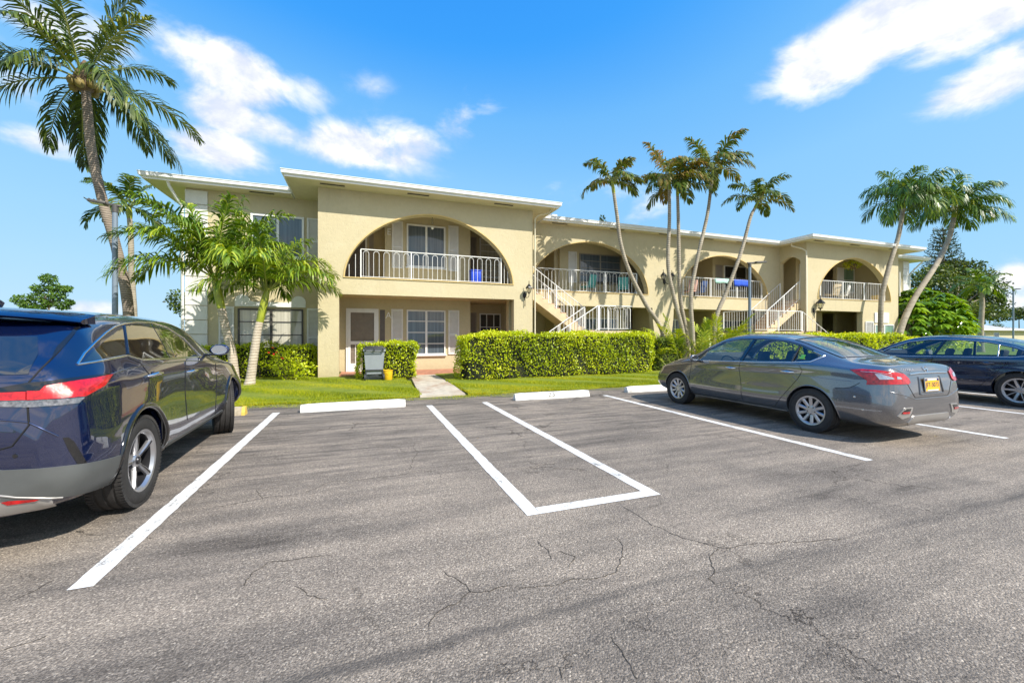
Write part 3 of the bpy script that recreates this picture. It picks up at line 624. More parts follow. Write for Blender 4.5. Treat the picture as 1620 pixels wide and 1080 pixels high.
leaf_palm = foliage('palm_leaflet', [(.025, .06, .006), (.075, .155, .012), (.21, .32, .018), (.50, .54, .05)], .27, .38, .55)
leaf_coco = foliage('coconut_leaflet', [(.02, .035, .008), (.05, .085, .012), (.12, .17, .02), (.34, .33, .06)], .2, .45, .4)
leaf_dry = foliage('windburnt_leaflet', [(.025, .055, .010), (.065, .12, .016), (.14, .19, .025), (.33, .22, .06)], .3)
leaf_wind = foliage('windblown_leaflet', [(.02, .05, .008), (.055, .125, .012), (.14, .24, .02), (.42, .44, .05)], .25, .4, .5)
leaf_tree = foliage('tree_leaf', [(.012, .028, .008), (.045, .08, .012), (.11, .16, .02), (.20, .23, .035)], .25)
leaf_sch = foliage('umbrella_leaf', [(.03, .08, .012), (.10, .22, .02), (.25, .42, .03), (.45, .58, .07)], .35, .22, .7)
leaf_grass = foliage('grass_blade', [(.10, .15, .004), (.27, .34, .006), (.44, .48, .010), (.62, .56, .05)], .4, .5)
twig = simple('hedge_twig', (.09, .065, .035), .9, var=.3); core_shade = simple('shaded_core', (.010, .014, .005), .95, var=.4)  # near-black core box: shade between the leaves put into its colour
def hedge(path, h, depth, leaf, label, dens=850, size=.062, twigs=True, mat=leaf_hedge, bare=None):
    """trimmed hedge following a list of (x, y) front points; depth towards +Y"""
    (x0, y0), (x1, y1) = path[0], path[-1]
    L = math.hypot(x1-x0, y1-y0); e = np.array([(x1-x0)/L, (y1-y0)/L, 0]); nb = np.array([-e[1], e[0], 0]); O = np.array([x0, y0, 0.])
    Ps = []; Ns = []
    def face(n, f): 
        a, b_, c_, nn = f(RNG.random(n), RNG.random(n)); Ps.append(O+a[:, None]*e+b_[:, None]*nb+np.array([0, 0, 1.])*c_[:, None]); Ns.append(np.tile(nn, (n, 1)))
    face(int(L*h*dens), lambda u, v: (u*L, np.zeros_like(u)+.0, .06+v**.9*(h-.06), -nb))
    face(int(L*h*dens*.35), lambda u, v: (u*L, np.zeros_like(u)+depth, .06+v*(h-.06), nb))
    face(int(L*depth*dens), lambda u, v: (u*L, v*depth, np.zeros_like(u)+h, np.array([0, 0, 1.])))
    face(int(depth*h*dens), lambda u, v: (np.zeros_like(u), v*depth, .06+u*(h-.06), -e))
    face(int(depth*h*dens), lambda u, v: (np.zeros_like(u)+L, v*depth, .06+u*(h-.06), e))
    P = np.concatenate(Ps); Nn = np.concatenate(Ns); n = len(P)
    s = (P-O) @ e; z = P[:, 2]
    lump = .05*np.sin(s*2.3+z*3)+.035*np.sin(s*5.1+1+z*1.7)+.03*np.sin(s*11+z*7)
    P = P+Nn*(lump-np.abs(RNG.normal(0, .05, n)))[:, None]
    # rounded top edges and pulled-in foot
    P[:, 2] -= .08*np.exp(-np.minimum(s, L-s)/.12)*(z > h-.1)
    P = P+RNG.normal(0, .024, (n, 3)); stray = RNG.random(n) < .02; P[stray] += Nn[stray]*.07; P[:, 2] = np.maximum(P[:, 2], .03)
    if bare is not None:
        q = np.array(bare[:3]); d = np.linalg.norm((P-q)*np.array([1, .6, 1.2]), axis=1); keep = (d > bare[3]) | (RNG.random(n) < .25); P = P[keep]; Nn = Nn[keep]; n = len(P)
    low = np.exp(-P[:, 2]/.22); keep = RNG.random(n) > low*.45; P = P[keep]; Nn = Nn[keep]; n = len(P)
    D = unit(Nn*.35+RNG.normal(0, .6, (n, 3))+np.array([0, 0, .45])); U = unit(Nn*.7+RNG.normal(0, .75, (n, 3))+np.array([0, 0, .5]))
    V, F, var = leafquads(P-D*size*.5, D, U, size*RNG.uniform(.7, 1.25, n), .62, np.clip(RNG.beta(2.2, 2.2, n)+.12*np.sin(((P-O) @ e)*1.9)+.1*np.sin(P[:, 2]*5), 0, 1))
    root = empty('hedge', (float((x0+x1)/2), float((y0+y1)/2), 0), 0, label, 'hedge')
    np_mesh('foliage', V, F, var, mat, root)
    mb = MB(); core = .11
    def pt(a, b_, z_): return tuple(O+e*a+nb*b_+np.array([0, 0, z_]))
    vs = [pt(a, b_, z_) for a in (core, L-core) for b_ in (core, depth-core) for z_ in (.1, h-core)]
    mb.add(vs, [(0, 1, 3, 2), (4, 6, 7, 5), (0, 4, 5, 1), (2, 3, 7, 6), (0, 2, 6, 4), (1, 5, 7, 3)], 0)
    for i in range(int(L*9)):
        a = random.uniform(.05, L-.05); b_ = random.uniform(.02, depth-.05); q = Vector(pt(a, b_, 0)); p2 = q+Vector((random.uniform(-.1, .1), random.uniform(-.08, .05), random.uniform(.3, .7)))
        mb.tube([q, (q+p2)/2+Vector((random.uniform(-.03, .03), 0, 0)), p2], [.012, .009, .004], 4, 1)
    mb.build('stems', [core_shade, twig], root); return root
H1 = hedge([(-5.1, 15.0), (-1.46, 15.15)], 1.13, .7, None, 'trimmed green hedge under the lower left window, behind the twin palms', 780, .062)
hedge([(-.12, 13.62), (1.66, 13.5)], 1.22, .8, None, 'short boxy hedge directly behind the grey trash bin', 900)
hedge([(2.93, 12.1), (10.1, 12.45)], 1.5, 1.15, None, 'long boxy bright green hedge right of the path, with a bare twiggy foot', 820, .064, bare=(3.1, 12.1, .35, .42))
hedge([(10.45, 13.0), (12.3, 13.2)], 1.32, .7, None, 'dark leaved hedge between the long hedge and the feathery palm shrub', 700, .07, mat=leaf_dark)
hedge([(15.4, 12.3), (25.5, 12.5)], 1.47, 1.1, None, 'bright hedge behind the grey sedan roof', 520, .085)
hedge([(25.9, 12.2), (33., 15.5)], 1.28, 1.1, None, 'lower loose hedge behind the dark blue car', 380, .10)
# ---- grass blades
def grass(n, x0, x1, y1, name='grass'):
    X = RNG.uniform(x0, x1, n); T = RNG.random(n)**1.5; E = YK+.04*np.sin(X*2.1)+.03*np.sin(X*7.3+1)-.02
    Y = E+(y1-E)*T; Z = np.full(n, .035); Z[Y < E+.12] = .0
    P = np.stack([X, Y, Z], 1); h = RNG.uniform(.035, .075, n)*(1+.35*np.sin(X*3+Y*4)); a = RNG.random(n)*6.28; w = .006
    lean = RNG.normal(0, .45, (n, 2)); tip = P+np.stack([lean[:, 0]*h, lean[:, 1]*h, h], 1); sd = np.stack([np.cos(a)*w, np.sin(a)*w, 0*a], 1)
    V = np.stack([P-sd, P+sd, tip], 1).reshape(-1, 3); F = np.arange(3*n).reshape(-1, 3)
    pt = .22*np.sin(X*.9+2)*np.sin(Y*1.7)+.12*np.sin(X*4+Y*3); var = np.clip(RNG.beta(2, 2, n)+pt+.25*np.exp(-(Y-E)/.15), 0, 1)
    return tag(np_mesh(name, V, F, np.repeat(var, 3), leaf_grass), 'short mown lawn grass between parking lot and hedges', 'grass', kind='stuff')
grass(95000, -6.5, 1.3, 15.6); grass(60000, 2.38, 10.5, 12.6); grass(26000, 10.5, 22., 12.6)
# weeds creeping over the kerb edge
n = 2600; X = np.concatenate([RNG.uniform(-2.2, 1.1, n//2), RNG.normal(2.6, .5, n//2)]); Y = YK-.05-np.abs(RNG.normal(0, .16, n)); P = np.stack([X, Y, np.full(n, .003)], 1)
a = RNG.random(n)*6.28; h = RNG.uniform(.01, .03, n); V = np.stack([P-np.stack([np.cos(a), np.sin(a), 0*a], 1)*.006, P+np.stack([np.cos(a), np.sin(a), 0*a], 1)*.006, P+np.stack([np.sin(a)*.02, np.cos(a)*.02, h], 1)], 1).reshape(-1, 3)
tag(np_mesh('weeds', V, np.arange(3*n).reshape(-1, 3), np.repeat(RNG.beta(2, 2, n), 3), leaf_grass), 'sparse creeping weeds along the edge of the lot', 'weeds', kind='stuff')
# ---- palms
def barkmat(name, c1, c2, ring=14., rs=.5):
    m, nt, b = newmat(name); co = objco(nt)
    w = N(nt, 'ShaderNodeTexWave', wave_type='BANDS', bands_direction='Z', ins={'Scale': ring, 'Distortion': 2.2, 'Detail': 3, 'Detail Scale': 1.5}); nt.links.new(co, w.inputs[0])
    n_ = noise(nt, 22, 5, .65, co); k = math_(nt, 'MULTIPLY_ADD', w.outputs['Fac'], rs, math_(nt, 'MULTIPLY', n_, 1-rs))
    nt.links.new(mixc(nt, .35, ramp(nt, k, [(.3, c1), (.65, c2)]), ramp(nt, noise(nt, 2.5, 4, .6, co), [(.35, c1), (.65, c2)])), b.inputs['Base Color']); b.inputs['Roughness'].default_value = .9
    bump(nt, k, .7, .02, b); return m
bark_coco = barkmat('coconut_bark', (.11, .085, .065), (.33, .27, .21), 5., .45); bark_pale = barkmat('pale_palm_bark', (.30, .24, .18), (.62, .54, .44), 4., .35); bark_thin = barkmat('slender_palm_bark', (.17, .14, .10), (.50, .44, .34), 4., .4)
crownshaft = simple('green_crownshaft', (.30, .34, .03), .35, var=.25, nscale=5); rachism = simple('frond_rib', (.22, .24, .05), .45, var=.25)
fiber = simple('crown_fibre', (.16, .11, .06), .9, var=.3, bmp=.5); petiole_y = simple('petiole_yellow', (.42, .36, .08), .4, var=.2)
def spline(pts, n):
    pts = [Vector(p) for p in pts]; P = [pts[0]*2-pts[1]]+pts+[pts[-1]*2-pts[-2]]; out = []
    for i in range(len(pts)-1):
        for k in range(n):
            t = k/n; a, b_, c_, d = P[i:i+4]; out.append(.5*((2*b_)+(c_-a)*t+(2*a-5*b_+4*c_-d)*t*t+(3*b_-a-3*c_+d)*t**3))
    out.append(pts[-1]); return out
def frond(parent, O, az, el, length, droop, leafL, n, matl, wind=(0, 0, 0), vtilt=.35, hang=.5, pet=.18, width=.045, vbase=.5, ribr=.016, plum=0., name='frond', tear=0.):
    """one feather leaf: arching rib with two rows of bent leaflets"""
    O = Vector(O); W = Vector(wind); d = Vector((math.cos(az)*math.cos(el), math.sin(az)*math.cos(el), math.sin(el))); pts = [O]; k = 16; p = O.copy(); ds = [d.copy()]
    for i in range(k):
        p = p+d*(length/k); pts.append(p.copy()); d = (d+Vector((0, 0, -1))*droop/k*(.4+1.3*i/k)+W*(1/k)).normalized(); ds.append(d.copy())
    mb = MB(); mb.tube(pts, [ribr*(1-.85*i/k) for i in range(k+1)], 5, 1); nv0 = len(mb.v)
    var = [.5]*nv0; side0 = Vector((-math.sin(az), math.cos(az), 0))
    for i in range(n):
        t = pet+(1-pet)*i/(n-1); f = t*k; j = min(int(f), k-1); q = pts[j].lerp(pts[j+1], f-j); dd = ds[j].lerp(ds[j+1], f-j).normalized()
        sd = (side0-dd*side0.dot(dd)).normalized(); up = sd.cross(dd).normalized()
        if up.z < 0 and abs(dd.z) < .9: up = -up
        Lf = leafL*(.35+.65*math.sin(math.pi*min(1, (t-pet)/(1-pet)*.86+.14)))*random.uniform(.88, 1.1)
        for s_ in (-1, 1):
            if random.random() < tear: continue
            ang = R(62-34*t+random.uniform(-7, 7)); v = dd*math.cos(ang)+sd*(s_*math.sin(ang)); v = (v+up*(vtilt*random.uniform(.5, 1.3)+plum*random.uniform(-1, 1))).normalized()
            a0 = q; a1 = a0+v*Lf*.33; v2 = (v+Vector((0, 0, -hang*random.uniform(.6, 1.2)))+W*.25).normalized(); a2 = a1+v2*Lf*.37; v3 = (v2+Vector((0, 0, -hang*1.1))+W*.35).normalized(); a3 = a2+v3*Lf*.30
            wv = v.cross(up).normalized()*width*.5*(s_); vb = min(1, max(0, vbase+random.gauss(0, .17)))
            b = len(mb.v); mb.v += [tuple(a0-wv*.4), tuple(a0+wv*.4), tuple(a1-wv), tuple(a1+wv), tuple(a2-wv*.8), tuple(a2+wv*.8), tuple(a3)]
            mb.f += [(b, b+1, b+3, b+2), (b+2, b+3, b+5, b+4), (b+4, b+5, b+6)]; mb.m += [0, 0, 0]; var += [vb]*6+[min(1, vb+.2)]
    mb.var = var
    return mb.build(name, [matl, rachism], parent, fix=False)
def trunk(parent, pts, r0, r1, mat, n=10, flare_=1.35, seg=10, name='trunk'):
    P = spline(pts, seg); k = len(P); rr = [(r0+(r1-r0)*i/(k-1))*(1+(flare_-1)*math.exp(-i/(k*.05)))*(1+.02*math.sin(i*1.7)) for i in range(k)]
    return MB().tube(P, rr, n, 0).build(name, mat, parent, smooth=60)
def palm(name, label, cat, pts, r0, r1, bark, fronds, matl, shaft=None, group=None, extra=None, shaftr=None):
    root = empty(name, Vector(pts[0]), 0, label, cat, group)
    trunk(root, pts, r0, r1, bark); top_ = Vector(pts[-1]); dirn = (Vector(pts[-1])-Vector(pts[-2])).normalized()
    if shaft:
        sr = shaftr or r1*1.25; MB().tube([top_-dirn*.02, top_+dirn*shaft*.3, top_+dirn*shaft*.75, top_+dirn*shaft], [r1*1.02, sr, sr*.85, sr*.5], 10).build('crownshaft', crownshaft, root, smooth=60); top_ = top_+dirn*shaft*.9
    for f in fronds: frond(root, top_+Vector((math.cos(f[0])*.04, math.sin(f[0])*.04, 0)), *f, matl=matl) if not isinstance(f[-1], dict) else frond(root, top_+Vector((math.cos(f[0])*.04, math.sin(f[0])*.04, 0)), *f[:-1], matl, **f[-1])
    return root, top_
def ring(n, el0, el1, L, droop, leafL, nl, az0=0., jit=.35, **kw):
    out = []
    for i in range(n):
        t = i/max(1, n-1); el = el0+(el1-el0)*t
        out.append((az0+i*2.39996+random.uniform(-jit, jit), el+random.uniform(-.12, .12), L*random.uniform(.88, 1.1), droop*random.uniform(.85, 1.2), leafL, nl, dict(kw, vbase=kw.get('vbase', .5)+random.uniform(-.12, .12))))
    return out
random.seed(21)
# tall coconut palm at the left edge
cp = [Vector((-6.15, 14.5, 0)), at(203, 490, 14.5), at(186, 400, 14.5), at(163, 320, 14.5), at(145, 240, 14.5), at(139, 180, 14.5), at(134, 128, 14.5)]
root, tp = palm('coconut_palm', 'tall leaning coconut palm rising past the left lamp post', 'palm tree', cp, .130, .100, bark_coco,
    ring(10, 1.35, .3, 2.8, 1.1, .74, 50, .3, jit=.5, hang=.75, vtilt=.3, width=.05, vbase=.5, ribr=.028, plum=.25, tear=.08, wind=(.2, 0, 0))+ring(12, .4, -.5, 2.7, 1.7, .74, 50, 1.1, jit=.6, hang=1.1, vtilt=.1, width=.045, vbase=.32, ribr=.026, tear=.16, plum=.3, wind=(.2, 0, 0)), leaf_coco)
MB().lathe([(.05, -.35), (.17, -.25), (.24, -.05), (.22, .12), (.12, .35), (.03, .55)], 12, 0, Matrix.Translation(tp)).build('crown_base', fiber, root, smooth=60)
for k in range(7):
    a = k*.9+.3; q = tp+Vector((math.cos(a)*.26, math.sin(a)*.26, -.12-.08*(k % 2))); MB().lathe([(0, -.13), (.08, -.09), (.11, 0), (.08, .09), (0, .14)], 8, 0, Matrix.Translation(q)).build('coconut', simple('coconut_husk', (.26, .2, .06), .6) if k == 0 else bpy.data.materials['coconut_husk'], root, smooth=60)
# twin palms on the lawn
p1 = [Vector((-3.42, 13.75, 0)), at(367, 560, 13.75), at(357, 520, 13.75), at(350, 487, 13.75)]
root, tp = palm('christmas_palm', 'left of the twin stout palms on the lawn, yellow green crownshaft over a grey trunk', 'palm tree', p1, .125, .10, bark_pale,
    ring(19, 1.4, .42, 2.55, 1.5, .78, 54, .5, jit=.4, hang=.85, vtilt=.45, width=.05, vbase=.5, ribr=.022, plum=.55), leaf_palm, shaft=.95, shaftr=.115)
p2 = [Vector((-2.98, 13.35, 0)), at(402, 560, 13.35), at(407, 525, 13.35), at(411, 508, 13.35)]
root, tp = palm('christmas_palm', 'right of the twin stout palms on the lawn, leaning towards the building corner', 'palm tree', p2, .12, .095, bark_pale,
    ring(17, 1.35, .42, 2.15, 1.55, .70, 48, 1.7, jit=.4, hang=.85, vtilt=.45, width=.046, vbase=.52, ribr=.02, plum=.55), leaf_palm, shaft=.95, shaftr=.11)
# slender palm clump in front of the middle of the building
WN = (.45, .0, .0)
def slim(px, Y, label, n, L, leafL, r0=.095, r1=.06, droop=1.5, dry=.62, el0=1.2, shaft=.5, mat=leaf_dry, grp='slender palms in front of the middle of the building', wind=WN, az0=0., hang=.85):
    pts = [at(x, y, Y) for x, y in px]; b0 = pts[0].copy(); b0.z = 0; b0.x -= (pts[1].x-pts[0].x)*.15; pts = [b0]+pts
    return palm('slender_palm', label, 'palm tree', pts, r0, r1, bark_thin, ring(n+2, el0, .05, L*1.12, droop, leafL*1.15, 40, az0, hang=hang, vtilt=.25, width=.066, vbase=dry, ribr=.014, wind=wind, tear=.2, plum=.35), mat, shaft=shaft, group=grp, shaftr=r1*1.1)
slim([(1048, 525), (1022, 482), (996, 430), (982, 385), (976, 340), (971, 305)], 13.7, 'slender palm curving far left over the arch, leftmost of the clump', 8, 1.15, .42)
slim([(1081, 530), (1066, 470), (1057, 420), (1059, 350), (1059, 300)], 13.7, 'tall slender palm with torn sparse reddish crown, second from left of the clump', 8, 1.45, .45, az0=1., dry=.75)
slim([(1086, 530), (1076, 470), (1074, 400), (1073, 345), (1072, 310)], 14.0, 'straight slender palm in the centre of the clump, fullest crown', 11, 1.5, .5, az0=.5, dry=.5)
slim([(1096, 532), (1093, 470), (1103, 410), (1119, 340), (1126, 285)], 13.5, 'slender palm curving right with pale trunk, fourth from left of the clump', 10, 1.5, .5, az0=2.)
slim([(1132, 508), (1150, 460), (1172, 400), (1187, 345), (1194, 330)], 13.4, 'shorter slender palm leaning right beside the middle lamp post', 9, 1.35, .42, az0=.2, dry=.5)
# pair at the right
G2 = 'stout palms in front of the right wing'
slim([(1393, 528), (1395, 470), (1407, 420), (1421, 375), (1429, 330)], 14.0, 'palm in front of the last arch, left of the pair at the right wing', 22, 2.0, .92, .13, .10, 1.9, .42, 1.3, .55, leaf_wind, G2, (.35, 0, 0), .4, 1.15)
slim([(1424, 525), (1445, 475), (1480, 420), (1500, 380), (1509, 345)], 14.4, 'palm leaning right past the corner of the right wing, right of the pair', 24, 2.2, .98, .17, .12, 1.8, .42, 1.3, .55, leaf_wind, G2, (.35, 0, 0), 1.4, 1.15)
# background palms
def bgpalm(px, Y, label, n, L, leafL, mat=leaf_dry, r=.14, dry=.4):
    pts = [at(x, y, Y) for x, y in px]; b0 = pts[0].copy(); b0.z = -.02; pts = [b0]+pts
    return palm('background_palm', label, 'palm tree', pts, r, r*.7, bark_thin, ring(n, 1.25, -.3, L, 1.6, leafL, 26, .7, hang=.7, width=.09, vbase=dry, ribr=.03), mat, shaft=.6)
bgpalm([(212, 500), (208, 430), (207, 375), (205, 345)], 24., 'far dark palm seen behind the left lamp post head', 11, 2.0, .7)
bgpalm([(1552, 515), (1554, 480), (1553, 462)], 20., 'drooping green palm in front of the neighbouring low house', 13, 2.3, .8, leaf_palm, .2, .35)
# feathery palm shrub at the foot of the slender palms
root = empty('areca_palm_shrub', (13.0, 13.2, 0), 0, 'feathery yellow green palm shrub around the bases of the slender palms', 'shrub')
for i in range(40):
    x = random.uniform(10.9, 15.4); y = random.uniform(12.5, 13.9); 
    frond(root, (x, y, .05), random.uniform(0, 6.28), random.uniform(.85, 1.4), random.uniform(1.7, 2.75)*(1 if abs(x-13) < 1.6 else .8), 1.2, .42, 26, leaf_palm, hang=.4, width=.04, vbase=.78+random.uniform(-.12, .2), ribr=.014, pet=.3)
# flowering shrub by the first hedge, low shrubs
def blob(name, c, rx, ry, rz, n, size, mat, parent=None, label=None, cat='shrub', var0=0., hollow=.55, asp=.6, dr=0., group=None):
    d = sphere_dirs(n); rr = RNG.uniform(hollow, 1, n)**.6; P = np.array(c)+d*rr[:, None]*np.array([rx, ry, rz])*(1+.15*np.sin(d[:, :1]*7+d[:, 2:]*5))
    D = unit(d*.5+RNG.normal(0, .5, (n, 3))+np.array([0, 0, -dr])); U = unit(d+RNG.normal(0, .5, (n, 3))+np.array([0, 0, .4]))
    V, F, v = leafquads(P, D, U, size*RNG.uniform(.7, 1.3, n), asp, np.clip(RNG.beta(2, 2, n)+var0, 0, 1)); return V, F, v
def join(parts): 
    Vs = []; Fs = []; vs = []; b = 0
    for V, F, v in parts: Vs.append(V); Fs.append(F+b); vs.append(v); b += len(V)
    return np.concatenate(Vs), np.concatenate(Fs), np.concatenate(vs)
root = empty('flowering_shrub', (-2.05, 14.3, 0), 0, 'small leafy shrub with a few red flowers in front of the left hedge', 'shrub')
np_mesh('foliage', *join([blob('', (-2.25, 14.35, .55), .38, .3, .5, 600, .07, leaf_hedge, var0=.05), blob('', (-1.75, 14.3, .32), .35, .3, .30, 350, .08, leaf_hedge)]), leaf_hedge, root)
for k in range(7):
    MB().lathe([(0, 0), (.03, .02), (.035, .045), (.0, .03)], 7, 0, Matrix.Translation((-2.45+random.uniform(-.2, .25), 14.02+random.uniform(-.05, .05), .75+random.uniform(-.08, .32)))).build('flower', simple('red_petal', (.75, .06, .02), .5) if k == 0 else bpy.data.materials['red_petal'], root)
mb = MB(); [mb.tube([(-2.1+random.uniform(-.2, .2), 14.3, 0), (-2.1+random.uniform(-.4, .4), 14.3+random.uniform(-.15, .15), .7)], [.012, .005], 4) for _ in range(9)]; mb.build('stems', twig, root)
# umbrella tree beside the right wing
root = empty('umbrella_tree', (31.5, 15.4, 0), 0, 'glossy round umbrella tree bush beside the right end of the building', 'tree')
parts = []
for k in range(210):
    d = sphere_dirs(1)[0]; d[2] = abs(d[2])*1.1-.25; lump_ = 1+.16*math.sin(d[0]*6+1)+.12*math.sin(d[2]*8+d[1]*5); c = at(1460, 500, 15.2)+Vector((d[0]*2.85*lump_, d[1]*1.8, d[2]*2.05*lump_-.3)); nl = 9; a = np.arange(nl)*6.283/nl+random.random()
    P = np.tile(np.array(c), (nl, 1)); D = np.stack([np.cos(a), np.sin(a), np.full(nl, -.75)], 1)+d*.35; U = np.tile(np.array([0, 0, 1.])+d*.4, (nl, 1))
    parts.append(leafquads(P, D, U, RNG.uniform(.45, .68, nl), .36, np.clip(RNG.beta(2, 2, nl)*.6+random.uniform(0, .4), 0, 1), .3))
parts.append(blob('', tuple(at(1462, 500, 15.4)+Vector((0, 0, -.6))), 1.9, 1.2, 1.5, 900, .35, leaf_sch, var0=-.2, hollow=.2))
np_mesh('crown', *join(parts), leaf_sch, root)
mb = MB(); [mb.tube([(31.2+random.uniform(-.5, .5), 15.4, 0), (31.2+random.uniform(-1.6, 1.6), 15.5, random.uniform(1.6, 3.2))], [.09, .03], 6) for _ in range(9)]; mb.build('trunk', bark_coco, root)
blobs = join([blob('', tuple(at(x, 535, 15.)), .9, .7, .8, 500, .16, leaf_hedge, var0=.1) for x in (1478, 1500, 1522)])
root = empty('shrub', (at(1500, 535, 15.).x, 15, 0), 0, 'low pale leafy shrubs under the umbrella tree, behind the dark blue car', 'shrub'); np_mesh('foliage', *blobs, leaf_hedge, root)
# big dark spreading tree behind, right
def tree(name, label, base, trunk_top, clumps, mat, size, bark=bark_coco, tr=.3, per=260, asp=.6, kind='tree', dr=.1):
    root = empty(name, base, 0, label, kind); b_ = Vector(base); t_ = Vector(trunk_top); mb = MB(); mb.tube(spline([b_, (b_+t_)/2+Vector((tr*.5, 0, 0)), t_], 5), [tr*(1-.05*i) for i in range(11)], 8)
    parts = []
    for (c, r_) in clumps:
        c = Vector(c); mb.tube(spline([t_-Vector((0, 0, .3)), (t_*.5+c*.5)+Vector((0, 0, .2)), c], 3), [tr*.4*(1-.12*i) for i in range(7)], 5)
        parts.append(blob('', tuple(c), r_[0], r_[1], r_[2], int(per*r_[0]*max(r_[2], .5)), size, mat, hollow=.3, asp=asp, dr=dr, var0=random.uniform(-.12, .1)))
    mb.build('trunk', bark, root, smooth=60); np_mesh('crown', *join(parts), mat, root); return root
random.seed(5)
Yt = 31.; cl = []
for x, y, r_ in ((1462, 478, 2.6), (1455, 448, 2.2), (1480, 434, 2.4), (1503, 424, 2.3), (1525, 426, 2.3), (1547, 438, 2.1), (1565, 452, 1.8), (1500, 455, 3.), (1530, 462, 3.), (1556, 470, 2.4), (1562, 492, 2.2), (1540, 495, 2.4), (1572, 480, 1.6), (1510, 490, 2.6), (1480, 500, 2.4), (1575, 500, 1.4), (1450, 500, 2.)):
    p = at(x, y, Yt+random.uniform(-2.5, 3)); cl.append((tuple(p), (r_*1.05, r_, r_*.52)))
tree('spreading_tree', 'large dark spreading tree behind the right wing', (at(1505, 531, Yt).x, Yt, 0), tuple(at(1505, 500, Yt)), cl, leaf_tree, .34, tr=.45, per=330)
# norfolk pine behind
Yn = 34.; root = empty('norfolk_pine', (at(1490, 531, Yn).x, Yn, 0), 0, 'dark tiered pine rising above the spreading tree at the right', 'tree'); b_ = at(1492, 360, Yn); x0 = b_.x
MB().tube([(x0, Yn, 0), (x0, Yn, b_.z)], [.35, .05], 8).build('trunk', bark_coco, root, smooth=60); parts = []; mb = MB()
for t in range(15):
    z = b_.z*(.52+.48*t/15); L = 2.3*(1-t/16)**.7+.3
    for k in range(7):
        a = k*.9+t*.5; q = spline([(x0, Yn, z), (x0+math.cos(a)*L*.5, Yn+math.sin(a)*L*.5, z+.1), (x0+math.cos(a)*L, Yn+math.sin(a)*L, z+.5)], 5); mb.tube(q, [.07-.005*i for i in range(len(q))], 4)
        nn = int(26*L); tt = RNG.random(nn)**.7; P = np.stack([np.interp(tt, np.linspace(0, 1, len(q)), [v[i] for v in q]) for i in range(3)], 1)+RNG.normal(0, .12, (nn, 3)); parts.append(leafquads(P, RNG.normal(0, 1, (nn, 3))*.6+np.array([math.cos(a), math.sin(a), .5]), RNG.normal(0, 1, (nn, 3)), RNG.uniform(.18, .38, nn), .35, RNG.beta(2, 2, nn)*.6))
mb.build('branch', bark_coco, root); np_mesh('crown', *join(parts), leaf_tree, root)
# small far trees
def fartree(label, x, y, w, h, Y, mat=leaf_tree, n=7):
    c0 = at(x, y, Y); cl = [((c0.x+random.uniform(-w, w)*.6, Y+random.uniform(-1, 1)*w*.5, c0.z-h*random.uniform(.1, .9)), (w*.45, w*.45, h*.28)) for _ in range(n)]
    tree('distant_tree', label, (c0.x, Y, 0), (c0.x, Y, max(.8, c0.z-h)), cl, mat, max(.22, w*.09), tr=.16, per=300)
cl = [(tuple(at(x, y, 30.)), (r_*.62, r_*.62, r_*.38)) for x, y, r_ in ((76, 441, .62), (62, 456, .5), (86, 455, .5), (104, 457, .42), (60, 470, .6), (90, 468, .62), (33, 474, .6), (45, 483, .55), (75, 480, .4), (98, 483, .55), (110, 478, .3), (64, 486, .4))]
tree('distant_tree', 'small open crowned tree far behind the roof of the blue suv', (at(77, 531, 30.).x, 30, 0), tuple(at(77, 478, 30.)), cl, foliage('far_green_leaf', [(.05, .10, .02), (.10, .20, .03), (.20, .32, .05)], .25), .12, tr=.07, per=2200)
fartree('low green tree seen between the far left palm fronds', 300, 470, 2.2, 3.0, 34.); fartree('low green tree beyond the neighbouring house roof', 1612, 488, 4., 2.4, 52., n=9)
fartree('rounded tree top beyond the low house, next to the dark spreading tree', 1583, 512, 2.6, 1.6, 46.)
c0 = at(953, 343, 40.); cl = [((c0.x, 40, c0.z-k*.5-.2), (.3+k*.16, .3+k*.16, .35)) for k in range(5)]
tree('distant_tree', 'small pointed tree tip peeking above the roof left of the slender palms', (c0.x, 40, 0), (c0.x, 40, c0.z-1), cl, leaf_tree, .2, tr=.2, per=600)
# ------------------------------------------------------------- cars
def carpaint(name, c, flake=.25, metal=.55):
    m, nt, b = newmat(name); co = objco(nt, world=False)
    n = noise(nt, 900, 2, .5, co); nt.links.new(ramp(nt, n, [(.35, tuple(x*(1-flake) for x in c)), (.65, tuple(min(1, x*(1+flake)) for x in c))]), b.inputs['Base Color'])
    b.inputs['Metallic'].default_value = metal; b.inputs['Roughness'].default_value = .24; b.inputs['Coat Weight'].default_value = 1; b.inputs['Coat Roughness'].default_value = .006; b.inputs['Coat IOR'].default_value = 1.95; return m
paint_blue = carpaint('blue_pearl_paint', (.0025, .010, .060), .25, .55); paint_grey = carpaint('gunmetal_paint', (.17, .172, .186), .2, .7); paint_navy = carpaint('navy_paint', (.006, .014, .05))
chrome = simple('chrome', (.75, .75, .76), .08, 1, var=.02); alloy = simple('alloy', (.46, .46, .48), .3, .8, var=.04); alloyd = simple('alloy_dark', (.04, .04, .045), .3, .6)
rubber = simple('tyre_rubber', (.028, .026, .025), .75, var=.3, nscale=14, bmp=.2); cladding = simple('grey_cladding', (.095, .10, .098), .45, .1, var=.08); skid = simple('silver_trim', (.42, .40, .38), .35, .5, var=.05)
blackgloss = simple('gloss_black', (.008, .008, .009), .08, var=.1, coat=1); cabin = simple('cabin_dark', (.02, .02, .022), .8, var=.2); seatm = simple('seat_cloth', (.05, .05, .055), .85, var=.2)
redlens = simple('red_lens', (.48, .006, .008), .10, coat=1, var=.55, nscale=28, bmp=.25, bscale=90); clearlens = simple('clear_lens', (.55, .55, .58), .1, .5, coat=1, var=.3, nscale=40); gap = simple('panel_gap', (.006, .006, .006), .8)
